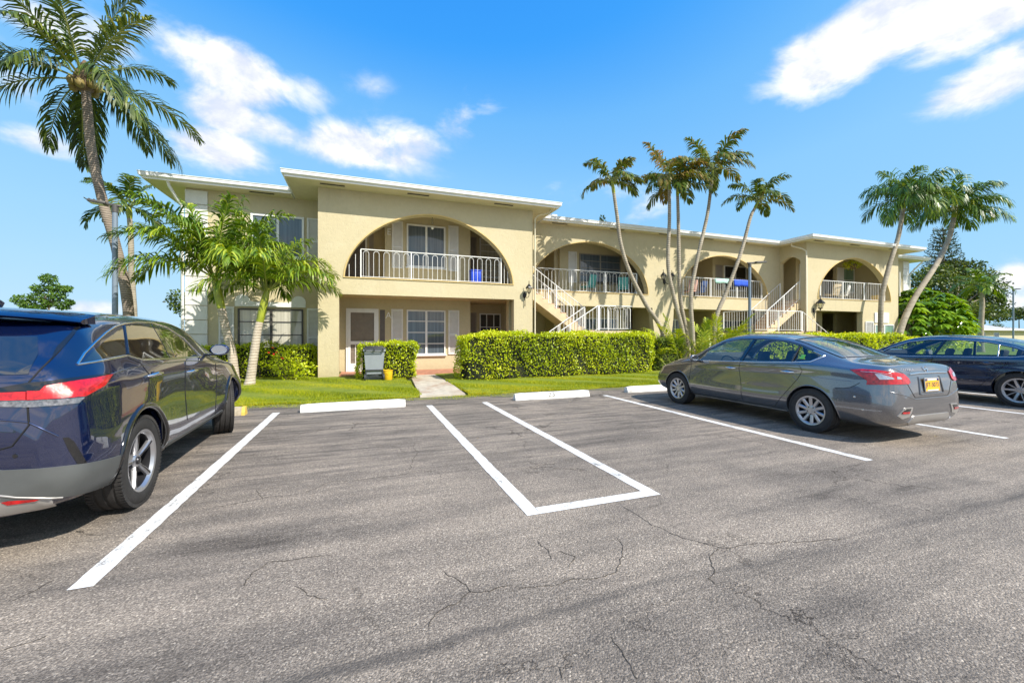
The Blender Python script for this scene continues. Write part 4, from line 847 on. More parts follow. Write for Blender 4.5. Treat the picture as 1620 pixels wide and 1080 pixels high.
glass_car = glassmat('car_glass', (.74, .84, .81), .035); glass_tint = simple('privacy_glass', (.008, .009, .010), .02, coat=1, var=.05); glass_tint.node_tree.nodes['Principled BSDF'].inputs['Coat IOR'].default_value = 2.1
def pchip(xs, ys, x):
    n = len(xs); h = np.diff(xs); dl = np.diff(ys)/h; m_ = np.zeros(n); m_[0] = dl[0]; m_[-1] = dl[-1]
    for i in range(1, n-1):
        if dl[i-1]*dl[i] > 0: w1 = 2*h[i]+h[i-1]; w2 = h[i]+2*h[i-1]; m_[i] = (w1+w2)/(w1/dl[i-1]+w2/dl[i])
    i = np.clip(np.searchsorted(xs, x)-1, 0, n-2); t = (x-xs[i])/h[i]
    return (2*t**3-3*t**2+1)*ys[i]+(t**3-2*t**2+t)*h[i]*m_[i]+(-2*t**3+3*t**2)*ys[i+1]+(t**3-t**2)*h[i]*m_[i+1]
def loft(rows, k=7, nseg=6, f=None):
    """rows: y, zb wb, zs ws, zm wm, zk wk, zr wr, zt  (one half section per station)"""
    A = np.array(rows, dtype=float); A = A[np.argsort(A[:, 0])]; ys = A[:, 0]; yy = []
    for a, b_ in zip(ys[:-1], ys[1:]): yy += list(np.linspace(a, b_, k, endpoint=False))
    yy.append(ys[-1]); yy = np.array(yy); C = np.stack([pchip(ys, A[:, j], yy) for j in range(1, 12)], 1)
    secs = []
    for r in C:
        zb, wb, zs, ws, zm, wm, zk, wk, zr, wr, zt = r
        P = [(0, zb), (wb, zb), (ws, zs), (wm+.004, (zs+zm)/2), (wm, zm), (wk+(wm-wk)*.45, zm+(zk-zm)*.62), (wk, zk), (wk+(wr-wk)*.5+.012, zk+(zr-zk)*.5), (wr, zr), (wr*.72, zr+(zt-zr)*.62), (wr*.38, zr+(zt-zr)*.92), (0, zt)]
        Q = [(-P[1][0], P[1][1])]+P+[(-P[-2][0], P[-2][1])]; out = []
        for i in range(1, len(Q)-2):
            a, b_, c_, d = [np.array(q) for q in Q[i-1:i+3]]; T = .42; L = np.linalg.norm(c_-b_)
            m0 = (c_-a); m1 = (d-b_); m0 = m0/(np.linalg.norm(m0)+1e-9)*L*.8; m1 = m1/(np.linalg.norm(m1)+1e-9)*L*.8
            for j in range(nseg):
                t = j/nseg; out.append((2*t**3-3*t**2+1)*b_+(t**3-2*t**2+t)*m0+(-2*t**3+3*t**2)*c_+(t**3-t**2)*m1)
        out.append(np.array(P[-1])); out[0][0] = 0; secs.append(np.array(out))
    V = []; n = len(secs[0])
    for y, s_ in zip(yy, secs):
        V += [(max(0, x), y, z) for x, z in s_]+[(-max(0, x), y, z) for x, z in s_[-2:0:-1]]
    w = 2*n-2; F = [(i*w+j, (i+1)*w+j, (i+1)*w+(j+1) % w, i*w+(j+1) % w) for i in range(len(yy)-1) for j in range(w)]
    F += [tuple(range(w)), tuple((len(yy)-1)*w+j for j in range(w-1, -1, -1))]
    if f: V = [f(v) for v in V]
    return V, F
def mkobj(V, F, mats, mi=0):
    me = bpy.data.meshes.new('tmp'); me.from_pydata([tuple(v) for v in V], [], F); [me.materials.append(m_) for m_ in mats]
    me.polygons.foreach_set('material_index', [mi]*len(F)); bm = bmesh.new(); bm.from_mesh(me); bmesh.ops.remove_doubles(bm, verts=bm.verts[:], dist=1e-5); bmesh.ops.recalc_face_normals(bm, faces=bm.faces[:]); bm.to_mesh(me); bm.free()
    o = bpy.data.objects.new('tmp', me); col.objects.link(o); return o
class Car:
    def __init__(s, name, loc, rz, rows, paint, label, axles, wr, track, arch_r, cavity, sidewins, group=None, lower=0.):
        s.root = empty(name, loc, rz, label, 'car', group); s.rows = rows; s.Mi = (Matrix.Translation(loc) @ Matrix.Rotation(rz, 4, 'Z')).inverted(); s.cam = s.Mi @ Vector((0, 0, CAMH)); s.ax = axles; s.wr = wr; s.track = track
        rows = s.rows = [tuple(r[:9])+(r[9]-lower*(r[11] > 1.28), r[10], r[11]-lower*(r[11] > 1.28)) if lower else r for r in rows]; V, F = loft(rows); me = mkobj(V, F, [paint, cabin]); mt = me.data; s.bvh = BVHTree.FromPolygons([v.co.copy() for v in mt.vertices], [tuple(p.vertices) for p in mt.polygons])
        cut = []
        for y in axles:
            for sd in (-1, 1):
                mb = MB(); Mx = Matrix.Translation((sd*(track/2+.02), y, wr*1.0)) @ Matrix.Rotation(R(90), 4, 'Y'); mb.lathe([(0, -.30), (arch_r, -.30), (arch_r, .35), (0, .35)], 56, 0, Mx); cut.append(mkobj(mb.v, mb.f, [paint, cabin], 1))
        def inset(v):
            x, y, z = v; return (x*.945, y, z)
        c2 = [list(r) for r in rows if cavity[0]-.5 < r[0] < cavity[1]+.5]
        rr = []
        A = np.array(sorted([r for r in rows])); 
        for y in np.linspace(cavity[0], cavity[1], 14):
            r = [float(y)]+[float(pchip(A[:, 0], A[:, j], np.array([y]))[0]) for j in range(1, 12)]
            zt = r[11]-.045; rr.append([r[0], .38, r[2]*.9, .42, r[4]-.10, r[5], r[6]-.055, min(r[7], zt-.06), r[8]-.055, min(r[9]-.03, zt-.02), r[10]-.045, zt])
        V2, F2 = loft(rr, 3, 4); cut.append(mkobj(V2, F2, [paint, cabin], 1))
        for (poly, ax) in sidewins:
            mb = MB(); mb.prism(poly, -1.4, 1.4, ax if isinstance(ax, str) else 'x'); cut.append(mkobj(mb.v, mb.f, [paint, cabin], 1))
        s.cuts = cut; s.bodyob = me; s.paint = paint
    def finish(s, extra=()):
        for c in list(s.cuts)+list(extra):
            md = s.bodyob.modifiers.new('b', 'BOOLEAN'); md.operation = 'DIFFERENCE'; md.object = c; md.solver = 'EXACT'
            try: md.material_mode = 'INDEX'
            except Exception: pass
        dg = bpy.context.evaluated_depsgraph_get(); dg.update(); me = bpy.data.meshes.new_from_object(s.bodyob.evaluated_get(dg)); 
        for c in list(s.cuts)+list(extra)+[s.bodyob]: bpy.data.objects.remove(c)
        me.materials.clear(); me.materials.append(s.paint); me.materials.append(cabin)
        me.polygons.foreach_set('use_smooth', [True]*len(me.polygons)); me.set_sharp_from_angle(angle=R(38)); me.name = 'body'
        o = bpy.data.objects.new('body', me); col.objects.link(o); o.parent = s.root; s.body = o; return o
    # projection frames -> (origin, direction) in car space
    def fr(s, f, u, v):
        if f == 'R': return Vector((3, u, v)), Vector((-1, 0, 0))
        if f == 'L': return Vector((-3, u, v)), Vector((1, 0, 0))
        if f == 'B': return Vector((u, -5, v)), Vector((0, 1, 0))
        if f == 'F': return Vector((u, 5, v)), Vector((0, -1, 0))
        if f == 'T': return Vector((u, v, 4)), Vector((0, 0, -1))
        if f == 'D': return Vector((.7071*u+3, .7071*u-3, v)), Vector((-.7071, .7071, 0))      # rear corner, seen diagonally
        d = s.Mi.to_3x3() @ ray(u, v); return s.cam, d.normalized()
    def hit(s, f, u, v, mirror=False):
        o, d = s.fr(f, u, v); h = s.bvh.ray_cast(o, d, 40)
        if h[0] is None: return None
        p, n = h[0].copy(), h[1].copy()
        if n.dot(d) > 0: n = -n
        if mirror: p.x = -p.x; n.x = -n.x
        return p, n
    def patch(s, name, f, poly, mat, off=.004, thick=.012, res=None, mirror=False, parent=None, smooth=60, dens=None):
        P = []
        k = len(poly)
        size = max(max(p[0] for p in poly)-min(p[0] for p in poly), max(p[1] for p in poly)-min(p[1] for p in poly)); st = res or size/18
        for i in range(k):
            a, b_ = Vector(poly[i]), Vector(poly[(i+1) % k]); m_ = max(1, int((b_-a).length/st)); P += [a.lerp(b_, j/m_) for j in range(m_)]
        nb = len(P); E_ = [(i, (i+1) % nb) for i in range(nb)]
        x0 = min(p.x for p in P); x1 = max(p.x for p in P); y0 = min(p.y for p in P); y1 = max(p.y for p in P)
        def inside(x, y):
            c = False
            for i in range(nb):
                a, b_ = P[i], P[(i+1) % nb]
                if (a.y > y) != (b_.y > y) and x < (b_.x-a.x)*(y-a.y)/(b_.y-a.y)+a.x: c = not c
            return c
        G_ = []; x = x0+st*.5
        while x < x1:
            y = y0+st*.5
            while y < y1:
                if inside(x, y) and min((Vector((x, y))-p).length for p in P) > st*.45: G_.append(Vector((x, y)))
                y += st
            x += st
        vs, es, fs, *_ = geometry.delaunay_2d_cdt(P+G_, E_, [], 1, 1e-7)
        pos = []; nor = []
        for q in vs:
            h = s.hit(f, q.x, q.y, mirror)
            pos.append(h[0]+h[1]*off if h else None); nor.append(h[1] if h else None)
        fs = [tuple(t) for t in fs if all(pos[i] is not None for i in t)]
        # discard faces that jump across a silhouette
        fs = [t for t in fs if max((pos[t[i]]-pos[t[i-1]]).length for i in range(3)) < .35]
        if not fs: print('EMPTY PATCH', name, f); return None
        used = sorted({i for t in fs for i in t}); mp = {i: j for j, i in enumerate(used)}
        vv = [pos[i] for i in used]; nn = [nor[i] for i in used]; ff = [tuple(mp[i] for i in t) for t in fs]
        cnt = {}
        for t in ff:
            for i in range(3): e = (t[i], t[(i+1) % 3]); cnt[tuple(sorted(e))] = cnt.get(tuple(sorted(e)), 0)+1
        mb = MB(); mb.add(vv, ff)
        n0 = len(vv); vv2 = [v-n_*thick for v, n_ in zip(vv, nn)]; mb.v += [tuple(v) for v in vv2]
        for (a, b_), c in cnt.items():
            if c == 1: mb.f.append((a, b_, b_+n0, a+n0)); mb.m.append(0)
        return mb.build(name, mat, parent or s.root, local=True, smooth=smooth)
    def line(s, name, f, pts, r, mat, mirror=False, off=0., parent=None, st=None, closed=False, flat=None):
        if closed: pts = list(pts)+[pts[0]]
        L = [(Vector(a)-Vector(b_)).length for a, b_ in zip(pts[:-1], pts[1:])]; st = st or sum(L)/40; out = []
        segs = [[]]
        for i in range(len(pts)-1):
            n = max(1, int(L[i]/st))
            for j in range(n+(1 if i == len(pts)-2 else 0)):
                q = Vector(pts[i]).lerp(Vector(pts[i+1]), j/n); h = s.hit(f, q.x, q.y, mirror)
                if h: 
                    p = h[0]+h[1]*off
                    if segs[-1] and (p-segs[-1][-1]).length > .3: segs.append([])
                    segs[-1].append(p)
        mb = MB()
        for sg in segs:
            if len(sg) > 1: mb.tube(sg, r, 6)
        if not mb.v: print('EMPTY LINE', name); return None
        return mb.build(name, mat, parent or s.root, local=True, smooth=70)
    def wheels(s, spoke, rimr, width=.225, steer=0.):
        first = None
        for y in s.ax:
            for sd in (1, -1):
                if first is None:
                    first = s.make_wheel(spoke, rimr, width); w = first
                else: w = copy_tree(first, s.root)
                w.location = (sd*(s.track/2), y, s.wr); w.rotation_euler = (0, 0, (0 if sd == 1 else math.pi)+(steer if y > 0 else 0))
    def make_wheel(s, spoke, rr, wd):
        e = bpy.data.objects.new('wheel', None); col.objects.link(e); e.parent = s.root; e.empty_display_size = .1
        T = Matrix.Rotation(R(90), 4, 'Y'); Rw = s.wr; h = wd/2   # axis x, outer face +x (z of lathe -> x)
        prof = [(rr, -h*.9), (rr+.03, -h), (Rw-.05, -h*1.02), (Rw-.018, -h*.9), (Rw, -h*.75)]
        for g in (-.5, 0., .5):
            prof += [(Rw, (g*h)-.012), (Rw-.010, (g*h)-.006), (Rw-.010, (g*h)+.006), (Rw, (g*h)+.012)]
        prof += [(Rw, h*.75), (Rw-.018, h*.9), (Rw-.05, h*1.02), (rr+.035, h), (rr+.012, h*.97), (rr, h*.9)]
        ty = MB(); ty.lathe(prof, 64, 0, T)
        for j in range(72):      # shoulder tread blocks
            a = 2*math.pi*j/72
            for sd in (-1, 1):
                ty.box(sd*h*.98 if sd < 0 else h*.62, sd*h*.62 if sd < 0 else h*.98, -.011, .011, Rw-.024, Rw+.003, 0, Matrix.Rotation(a, 4, 'X') @ Matrix.Rotation(R(8*sd), 4, 'Z'))
        ty.build('tyre', rubber, e, local=True, smooth=30)
        rim = MB(); rim.lathe([(rr-.02, -h*.8), (rr-.035, h*.2), (rr-.028, h*.72), (rr-.004, h*.72), (rr-.004, -h*.8)], 64, 1, T, closed=True); rim.lathe([(rr-.028, h*.725), (rr-.012, h*.93), (rr+.006, h*.97), (rr+.006, h*.88), (rr-.004, h*.725)], 64, 0, T, closed=True)
        rim.lathe([(0, -h*.2), (rr-.03, -h*.25)], 40, 1, T)                 # dark disc: shade behind the spokes put into its colour
        rim.lathe([(0, h*.2), (rr*.62, h*.2), (rr*.62, h*.05), (0, h*.05)], 40, 1, T)
        spoke(rim, rr, h); rim.build('rim', [alloy, alloyd, blackgloss], e, local=True, smooth=35)
        cap = MB(); cap.lathe([(0, h*.78), (.028, h*.77), (.032, h*.70), (.032, h*.5)], 20, 0, T)
        cap.build('hub_cap', alloyd if spoke is spoke_suv else alloy, e, local=True, smooth=40)
        return e
def bar_spoke(rim, a, r0, r1, w0, w1, x0, x1, th=.02, m=0, skew=0.):
    """tapering spoke at angle a from radius r0 to r1 in the wheel plane, face at x0..x1"""
    vs = []
    for (r, w, x) in ((r0, w0, x0), ((r0+r1)/2, (w0*.45+w1*.55), (x0+x1)/2+.004), (r1, w1, x1)):
        t = skew*(r-r0)/(r1-r0)
        for dx, k in ((0, .55), (0, -.55), (-.012, -1), (-th, -1), (-th, 1), (-.012, 1)):
            v = Vector((x+dx, t+k*w/2, r)); vs.append(Matrix.Rotation(a, 4, 'X') @ v)
    fs = [(i*6+j, i*6+(j+1) % 6, (i+1)*6+(j+1) % 6, (i+1)*6+j) for i in range(2) for j in range(6)]; rim.add(vs, fs, m)
def spoke_suv(rim, rr, h):
    for k in range(5):
        a = 2*math.pi*k/5+.2
        for s_ in (-1, 1):
            bar_spoke(rim, a+s_*.10, .035, rr-.012, .034, .026, h*.62, h*.86, .03, 0, s_*.035)
            bar_spoke(rim, a+s_*.10, .045, rr-.02, .006, .008, h*.62+.003, h*.86+.003, .006, 2, s_*.02)
    rim.lathe([(0, h*.66), (.05, h*.66), (.062, h*.55), (.062, h*.3)], 24, 0, Matrix.Rotation(R(90), 4, 'Y'))
def spoke_sedan(rim, rr, h):
    for k in range(10):
        a = 2*math.pi*k/10+.1; bar_spoke(rim, a, .05, rr-.008, .048, .052, h*.72, h*.88, .03, 0, .012)
    rim.lathe([(.03, h*.74), (.06, h*.76), (.075, h*.7), (.075, h*.4)], 24, 0, Matrix.Rotation(R(90), 4, 'Y')); rim.lathe([(0, h*.70), (.04, h*.70)], 16, 0, Matrix.Rotation(R(90), 4, 'Y'))
    for k in range(5): a = 2*math.pi*k/5; rim.lathe([(0, h*.79), (.009, h*.79), (.009, h*.6)], 8, 1, Matrix.Rotation(R(90), 4, 'Y') @ Matrix.Translation((math.cos(a)*.055, math.sin(a)*.055, 0)))
def spoke_maz(rim, rr, h):
    for k in range(5):
        a = 2*math.pi*k/5+.3
        for s_ in (-1, 1): bar_spoke(rim, a+s_*.17, .04, rr-.008, .045, .028, h*.60, h*.86, .03, 0, s_*.03)
        bar_spoke(rim, a+.63, .04, rr-.008, .02, .022, h*.6, h*.84, .03)
    rim.lathe([(0, h*.66), (.05, h*.66), (.065, h*.5), (.065, h*.3)], 24, 0, Matrix.Rotation(R(90), 4, 'Y'))
def seats(car, ys, zb=.42, zt=1.12, x=.36):
    for y, hr in ys:
        for sx in (-1, 1):
            mb = MB(); mb.cbox(sx*x-.24, sx*x+.24, y-.02, y+.46, zb-.02, zb+.16, .05); Mx = Matrix.Translation((sx*x, y, zb+.1)) @ Matrix.Rotation(R(14), 4, 'X'); mb.cbox(-.23, .23, -.12, .0, 0, zt-zb-.24, .05, 0, Mx); mb.cbox(-.12, .12, -.10, -.01, zt-zb-.22, zt-zb-.02, .04, 0, Mx)
            mb.build('seat', seatm, car.root, local=True, smooth=40)
def arc(cy, cz, r, a0=-12, a1=192, n=30): return [(cy+r*math.cos(R(a0+(a1-a0)*i/n)), cz+r*math.sin(R(a0+(a1-a0)*i/n))) for i in range(n+1)]
def well(car, r):       # dark liner inside each arch is cut in the body; add the suspension shadow disc
    pass
def mirror_(car, x, y, z, s=1., rz=0):
    for sd in (1, -1):
        mb = MB(); bm = bmesh.new(); bmesh.ops.create_icosphere(bm, subdivisions=3, radius=1)
        for v in bm.verts:
            c = v.co; c.x *= .115*s; c.y *= .075*s*(1.1 if c.y > 0 else .8); c.z *= .078*s
            if c.y < -.03*s: c.y = -.03*s-(c.y+.03*s)*.0
        mb.add([Vector((sd*(x+.04)+v.co.x, y+v.co.y, z+v.co.z)) for v in bm.verts], [tuple(v.index for v in f_.verts) for f_ in bm.faces]); bm.free()
        o = mb.build('wing_mirror', car.paint, car.root, local=True, smooth=50)
        st = MB(); st.cbox(min(sd*(x-.16), sd*(x)), max(sd*(x-.16), sd*x), y-.03, y+.05, z-.075, z-.045, .01); st.build('mirror_stalk', blackgloss, o, local=True, smooth=40)
        gl = MB(); gl.lathe([(0, 0), (.06*s, 0), (.062*s, .002)], 24, 0, Matrix.Translation((sd*(x+.04), y-.033*s, z)) @ Matrix.Rotation(R(90), 4, 'X') @ Matrix.Diagonal((1.45, 1, 1, 1))); gl.build('mirror_glass', chrome, o, local=True)
def handle(car, y, z, side='R', mat=None):
    for f in ('R', 'L'):
        h = car.hit(f, y, z)
        if not h: continue
        p, n = h; mb = MB(); mb.tube([p+Vector((0, .11, 0))-n*.005, p+Vector((0, .085, .002))+n*.032, p+Vector((0, 0, .006))+n*.042, p+Vector((0, -.085, .002))+n*.032, p+Vector((0, -.11, 0))-n*.005], [.010, .014, .015, .014, .010], 8)
        o = mb.build('door_handle', mat or chrome, car.root, local=True, smooth=60); b2 = MB(); b2.lathe([(0, .004), (.035, .003), (.045, -.004)], 20, 0, Matrix.Translation(p+Vector((0, .01, 0))) @ Matrix.Rotation(R(90 if f == 'R' else -90), 4, 'Y') @ Matrix.Diagonal((.8, 1.3, 1, 1))); b2.build('handle_recess', car.paint, o, local=True, smooth=60)

# ============ blue suv (left) ============
SUV = Car('parked_suv', Vector((-2.72, 5.72, 0)), R(1.8), [
 (-2.27, .38,.35, .42,.58, .56,.72, .74,.70, .86,.56, .90), (-2.23, .30,.45, .35,.72, .58,.82, .94,.78, 1.05,.66, 1.09), (-2.16, .26,.5, .33,.80, .62,.89, 1.03,.85, 1.17,.70, 1.21),
 (-2.05, .25,.55, .32,.84, .65,.928, 1.07,.885, 1.30,.70, 1.36), (-1.92, .25,.6, .32,.865, .68,.952, 1.09,.905, 1.42,.695, 1.49), (-1.80, .25,.6, .32,.88, .69,.960, 1.09,.915, 1.50,.69, 1.57), (-1.6, .27,.6, .34,.885, .70,.962, 1.075,.925, 1.54,.68, 1.62),
 (-1.2, .26,.6, .33,.885, .70,.958, 1.08,.935, 1.57,.67, 1.665), (-.6, .25,.6, .33,.885, .66,.940, 1.07,.93, 1.59,.66, 1.69), (.0, .25,.6, .33,.885, .66,.938, 1.06,.925, 1.58,.65, 1.69),
 (.45, .25,.6, .33,.885, .66,.940, 1.05,.92, 1.52,.65, 1.62), (.85, .25,.6, .33,.885, .67,.948, 1.04,.91, 1.36,.67, 1.45), (1.2, .26,.6, .34,.885, .68,.958, 1.03,.90, 1.18,.72, 1.25), (1.42, .27,.6, .35,.88, .68,.960, 1.02,.89, 1.09,.74, 1.14),
 (1.8, .29,.6, .36,.86, .68,.95, .98,.86, 1.04,.66, 1.08), (2.15, .32,.55, .40,.80, .66,.90, .88,.78, .95,.55, .98), (2.32, .38,.5, .46,.72, .62,.80, .78,.68, .85,.45, .88), (2.42, .46,.4, .5,.55, .6,.62, .68,.52, .74,.35, .76)],
 paint_blue, 'dark blue suv parked at the left, seen from behind with a long red tail light', (-1.42, 1.44), .372, 1.64, .43, (-1.7, 1.05),
 [], lower=.035)
# windscreen and rear window openings
wc = MB(); wc.prism([(.62, 1.95), (.45, 1.585), (1.2, 1.16), (1.7, 1.3)], -.62, .62, 'x'); 
rc = MB(); rc.prism([(-2.4, 1.16), (-1.99, 1.16), (-1.84, 1.42), (-2.3, 1.5)], -.58, .58, 'x')
SUV.finish()
winC = [[(129, 574.6), (147.5, 555), (168.6, 535.8), (194.5, 517), (200.3, 560), (181.5, 565), (155.6, 570)], [(198.6, 516), (215, 513), (238, 513), (255, 541), (267, 565.4), (224, 567.4), (205, 561)], [(248, 515.6), (266, 522), (285, 534.8), (300, 549), (313, 562.6), (279, 565.2), (262, 540)]]
for mi in (False, True):
    f = 'L' if mi else 'R'
    for w in winC: SUV.patch('side_window', 'C', w, glass_tint, .002, .006, 4, mirror=mi)
    SUV.line('window_trim', 'C', [(122, 576.5), (133, 559), (149, 543), (168, 526), (181, 517.3), (196, 512), (215, 510), (240, 510.5), (262, 517), (290, 534.5), (318, 563.5)], .010, chrome, mi); SUV.line('window_trim', 'C', [(122, 576.5), (160, 570.5), (201, 562), (212, 565.5), (225, 569), (270, 567), (318, 563.8)], .010, chrome, mi)
    SUV.patch('window_pillar', 'C', [(240, 513.2), (247, 515.3), (262, 541), (277, 565.3), (268.5, 565.6), (256, 541)], blackgloss, .003, .02, 3, mirror=mi); SUV.line('window_divider', 'C', [(196.5, 516), (202.5, 561)], .014, blackgloss, mi)
    SUV.patch('sill_cladding', f, [(-1.0, .26), (-.98, .40), (-.6, .385), (.6, .385), (1.0, .40), (1.0, .26)], cladding, .008, .03, .06)
    for cy in SUV.ax: SUV.line('wheel_arch_trim', f, arc(cy, .372, .455, -8, 188), .030, blackgloss, off=-.010, st=.04)
    for ln in ([(293.5, 572), (293, 620), (296.5, 664)], [(341, 575), (343, 610), (340.5, 655)], [(203, 566), (222, 574), (236, 592), (235.5, 632)], [(244, 640), (256, 665), (257, 694)]): SUV.line('panel_gap', 'C', ln, .0045, gap, mi)
SUV.patch('windscreen', 'T', [(-.66, .50), (.66, .50), (.74, 1.16), (-.74, 1.16)], glass_tint, -.004, .004, .1)
for px_, py_ in ((243.5, 593), (302, 587)):
    h = SUV.hit('C', px_, py_); handle(SUV, h[0].y, h[0].z, mat=chrome)
mirror_(SUV, .97, .52, 1.24, .95)
seats(SUV, [(.1, 1), (-.8, 1)], .5, 1.3, .38)
# rear details
SUV.patch('rear_window', 'B', [(-.62, 1.17), (.62, 1.17), (.60, 1.30), (.54, 1.415), (-.54, 1.415), (-.60, 1.30)], glass_tint, .003, .012, .06)
Rr_ = [(0, 630), (30, 630)]
SUV.patch('bumper_cladding', 'B', [(-.598, .425), (-.3, .51), (0, .57), (.3, .51), (.598, .425), (.598, .582), (.3, .64), (0, .67), (-.3, .64), (-.598, .582)], cladding, .012, .04, .05)
for mi in (False, True): SUV.patch('bumper_cladding', 'D', [(-1.215, .405), (-.96, .365), (-.80, .335), (-.665, .32), (-.655, .535), (-.80, .55), (-.96, .57), (-1.215, .590)], cladding, .0145, .04, .03, mirror=mi)
SUV.patch('skid_plate', 'B', [(-.74, .30), (.74, .30), (.76, .365), (.62, .412), (.3, .502), (0, .562), (-.3, .502), (-.62, .412), (-.76, .365)], skid, .010, .04, .05)
SUV.line('skid_trim', 'B', [(-.80, .368), (-.62, .416), (-.3, .506), (0, .566), (.3, .506), (.62, .416), (.80, .368)], .008, skid, off=.012)
SUV.line('body_crease', 'C', [(-200, 690), (0, 664), (44, 668), (92, 690)], .008, paint_blue, off=-.003); SUV.line('body_crease', 'C', [(176, 592), (205, 582), (236, 577), (300, 570), (345, 572)], .007, paint_blue, off=-.003)
MB().lathe([(0, .003), (.012, .003), (.014, 0)], 12, 0, Matrix.Translation(SUV.hit('C', 24, 721)[0]) @ Matrix.Rotation(R(90), 4, 'X')).build('parking_sensor', blackgloss, SUV.root, local=True)
SUV.patch('bumper_vent', 'C', [(99, 692), (108, 691), (117, 698), (140, 737), (136, 740), (124.5, 737), (109, 713)], blackgloss, .006, .02, 4)
SUV.patch('rear_reflector', 'C', [(4, 793), (29, 787), (60, 785), (67, 787), (56, 791), (14, 797)], redlens, .014, .02, 4)
tl = SUV.patch('tail_light', 'C', [(44.4, 619), (63.7, 618.5), (71, 611), (103.7, 606), (140, 600.5), (176, 592.6), (163, 610), (133, 626.7), (89, 631), (44.4, 633)], redlens, .016, .03, 4)
SUV.patch('light_bar', 'C', [(-260, 634), (0, 621.5), (42.4, 620), (42.4, 632.6), (0, 633.5), (-260, 650)], redlens, .014, .03, 6)
SUV.patch('light_bar_cover', 'C', [(-260, 620), (0, 614), (44, 606), (71, 604), (176, 590.5), (140, 600), (103, 605.3), (70.6, 610.3), (63.5, 617.8), (44, 618.2), (0, 620.6), (-260, 633)], blackgloss, .012, .03, 5)
SUV.patch('light_strip', 'C', [(-260, 652), (0, 634.8), (89, 632), (133, 628), (124, 637), (89, 641.5), (44, 644), (0, 643), (-260, 662)], simple('smoked_lens', (.16, .16, .17), .15, .2, coat=1, var=.6, nscale=60), .010, .03, 5)
SUV.line('panel_gap', 'C', [(126, 517), (95, 554), (65, 583.7), (46, 604.4), (43.7, 640), (45.7, 672.5), (19.4, 705.6), (-20, 716), (-260, 720)], .005, gap, off=.001)
# rear pillar blade and spoiler
SUV.patch('pillar_blade', 'C', [(117, 519), (125.5, 518), (101, 549), (80, 570), (90, 549), (104, 535), (111, 528)], blackgloss, .008, .02, 3)
sp = MB(); prof = [(-1.60, 1.632), (-1.78, 1.622), (-1.93, 1.588), (-1.96, 1.570), (-1.93, 1.555), (-1.76, 1.56)]
nx = 24; vs = []
for i in range(nx+1):
    x = -.70+1.40*i/nx; dz = -.05*(abs(x)/.70)**2.2; dy = .17*(abs(x)/.70)**3
    for y_, z_ in prof: vs.append((x, y_+dy*(1 if y_ < -1.7 else 0), z_+dz))
k = len(prof); sp.add(vs, [(i*k+j, i*k+(j+1) % k, (i+1)*k+(j+1) % k, (i+1)*k+j) for i in range(nx) for j in range(k)]+[tuple(range(k)), tuple(nx*k+j for j in range(k))]); sp.build('spoiler', paint_blue, SUV.root, local=True, smooth=40)
an = MB(); an.tube([(0, -1.35, 1.66), (0, -1.45, 1.73), (0, -1.55, 1.735)], [.05, .025, .01], 8); an.build('roof_antenna', paint_blue, SUV.root, local=True, smooth=60)
SUV.wheels(spoke_suv, .250, .235, R(17))

# ============ grey sedan ============
SED = Car('parked_sedan', Vector((7.08, 5.55, 0)), 0, [
 (-2.34, .42,.4, .44,.50, .52,.56, .60,.54, .66,.40, .69), (-2.31, .31,.5, .36,.64, .55,.70, .74,.66, .84,.56, .87), (-2.26, .26,.55, .33,.70, .58,.765, .84,.72, .95,.62, .985), (-2.20, .23,.55, .30,.735, .60,.80, .90,.755, 1.0,.66, 1.04),
 (-2.05, .21,.6, .28,.77, .62,.84, .94,.80, 1.025,.68, 1.06), (-1.8, .20,.6, .27,.79, .62,.868, .97,.835, 1.05,.68, 1.085), (-1.6, .20,.6, .26,.80, .62,.878, .985,.85, 1.10,.67, 1.15), (-1.3, .19,.6, .25,.80, .60,.878, .99,.86, 1.21,.64, 1.27),
 (-.95, .19,.6, .25,.80, .58,.870, .98,.865, 1.33,.60, 1.39), (-.5, .19,.6, .25,.80, .56,.865, .965,.865, 1.385,.58, 1.455), (-.05, .19,.6, .25,.80, .56,.865, .95,.86, 1.395,.575, 1.47), (.3, .19,.6, .25,.80, .56,.865, .935,.855, 1.365,.58, 1.44),
 (.65, .19,.6, .25,.80, .57,.870, .92,.845, 1.24,.62, 1.31), (1.0, .19,.6, .25,.80, .58,.875, .90,.835, 1.06,.68, 1.13), (1.25, .20,.6, .26,.80, .58,.878, .88,.825, .97,.70, 1.02), (1.6, .20,.6, .27,.79, .57,.868, .83,.80, .91,.62, .95),
 (1.95, .22,.55, .29,.74, .55,.83, .74,.74, .80,.54, .84), (2.12, .25,.5, .32,.66, .52,.74, .65,.64, .71,.45, .745), (2.22, .34,.4, .38,.5, .46,.56, .55,.5, .60,.35, .62)],
 paint_grey, 'grey four door sedan with yellow licence plate, right of the centre of the lot', (-1.35, 1.37), .318, 1.535, .362, (-1.65, .95),
 [([(.96, .94), (.72, 1.13), (.40, 1.285), (.05, 1.345), (-.42, 1.35), (-.85, 1.315), (-1.10, 1.25), (-1.42, 1.125), (-1.32, 1.05), (-1.05, 1.025), (-.3, .985), (.4, .955)], 'x')])
wc = MB(); wc.prism([(.55, 1.8), (.28, 1.40), (1.02, 1.045), (1.5, 1.2)], -.54, .54, 'x'); rc = MB(); rc.prism([(-1.68, 1.19), (-1.60, 1.12), (-.90, 1.36), (-1.1, 1.7)], -.52, .52, 'x')
SED.finish([mkobj(wc.v, wc.f, [paint_grey, cabin], 1), mkobj(rc.v, rc.f, [paint_grey, cabin], 1)])
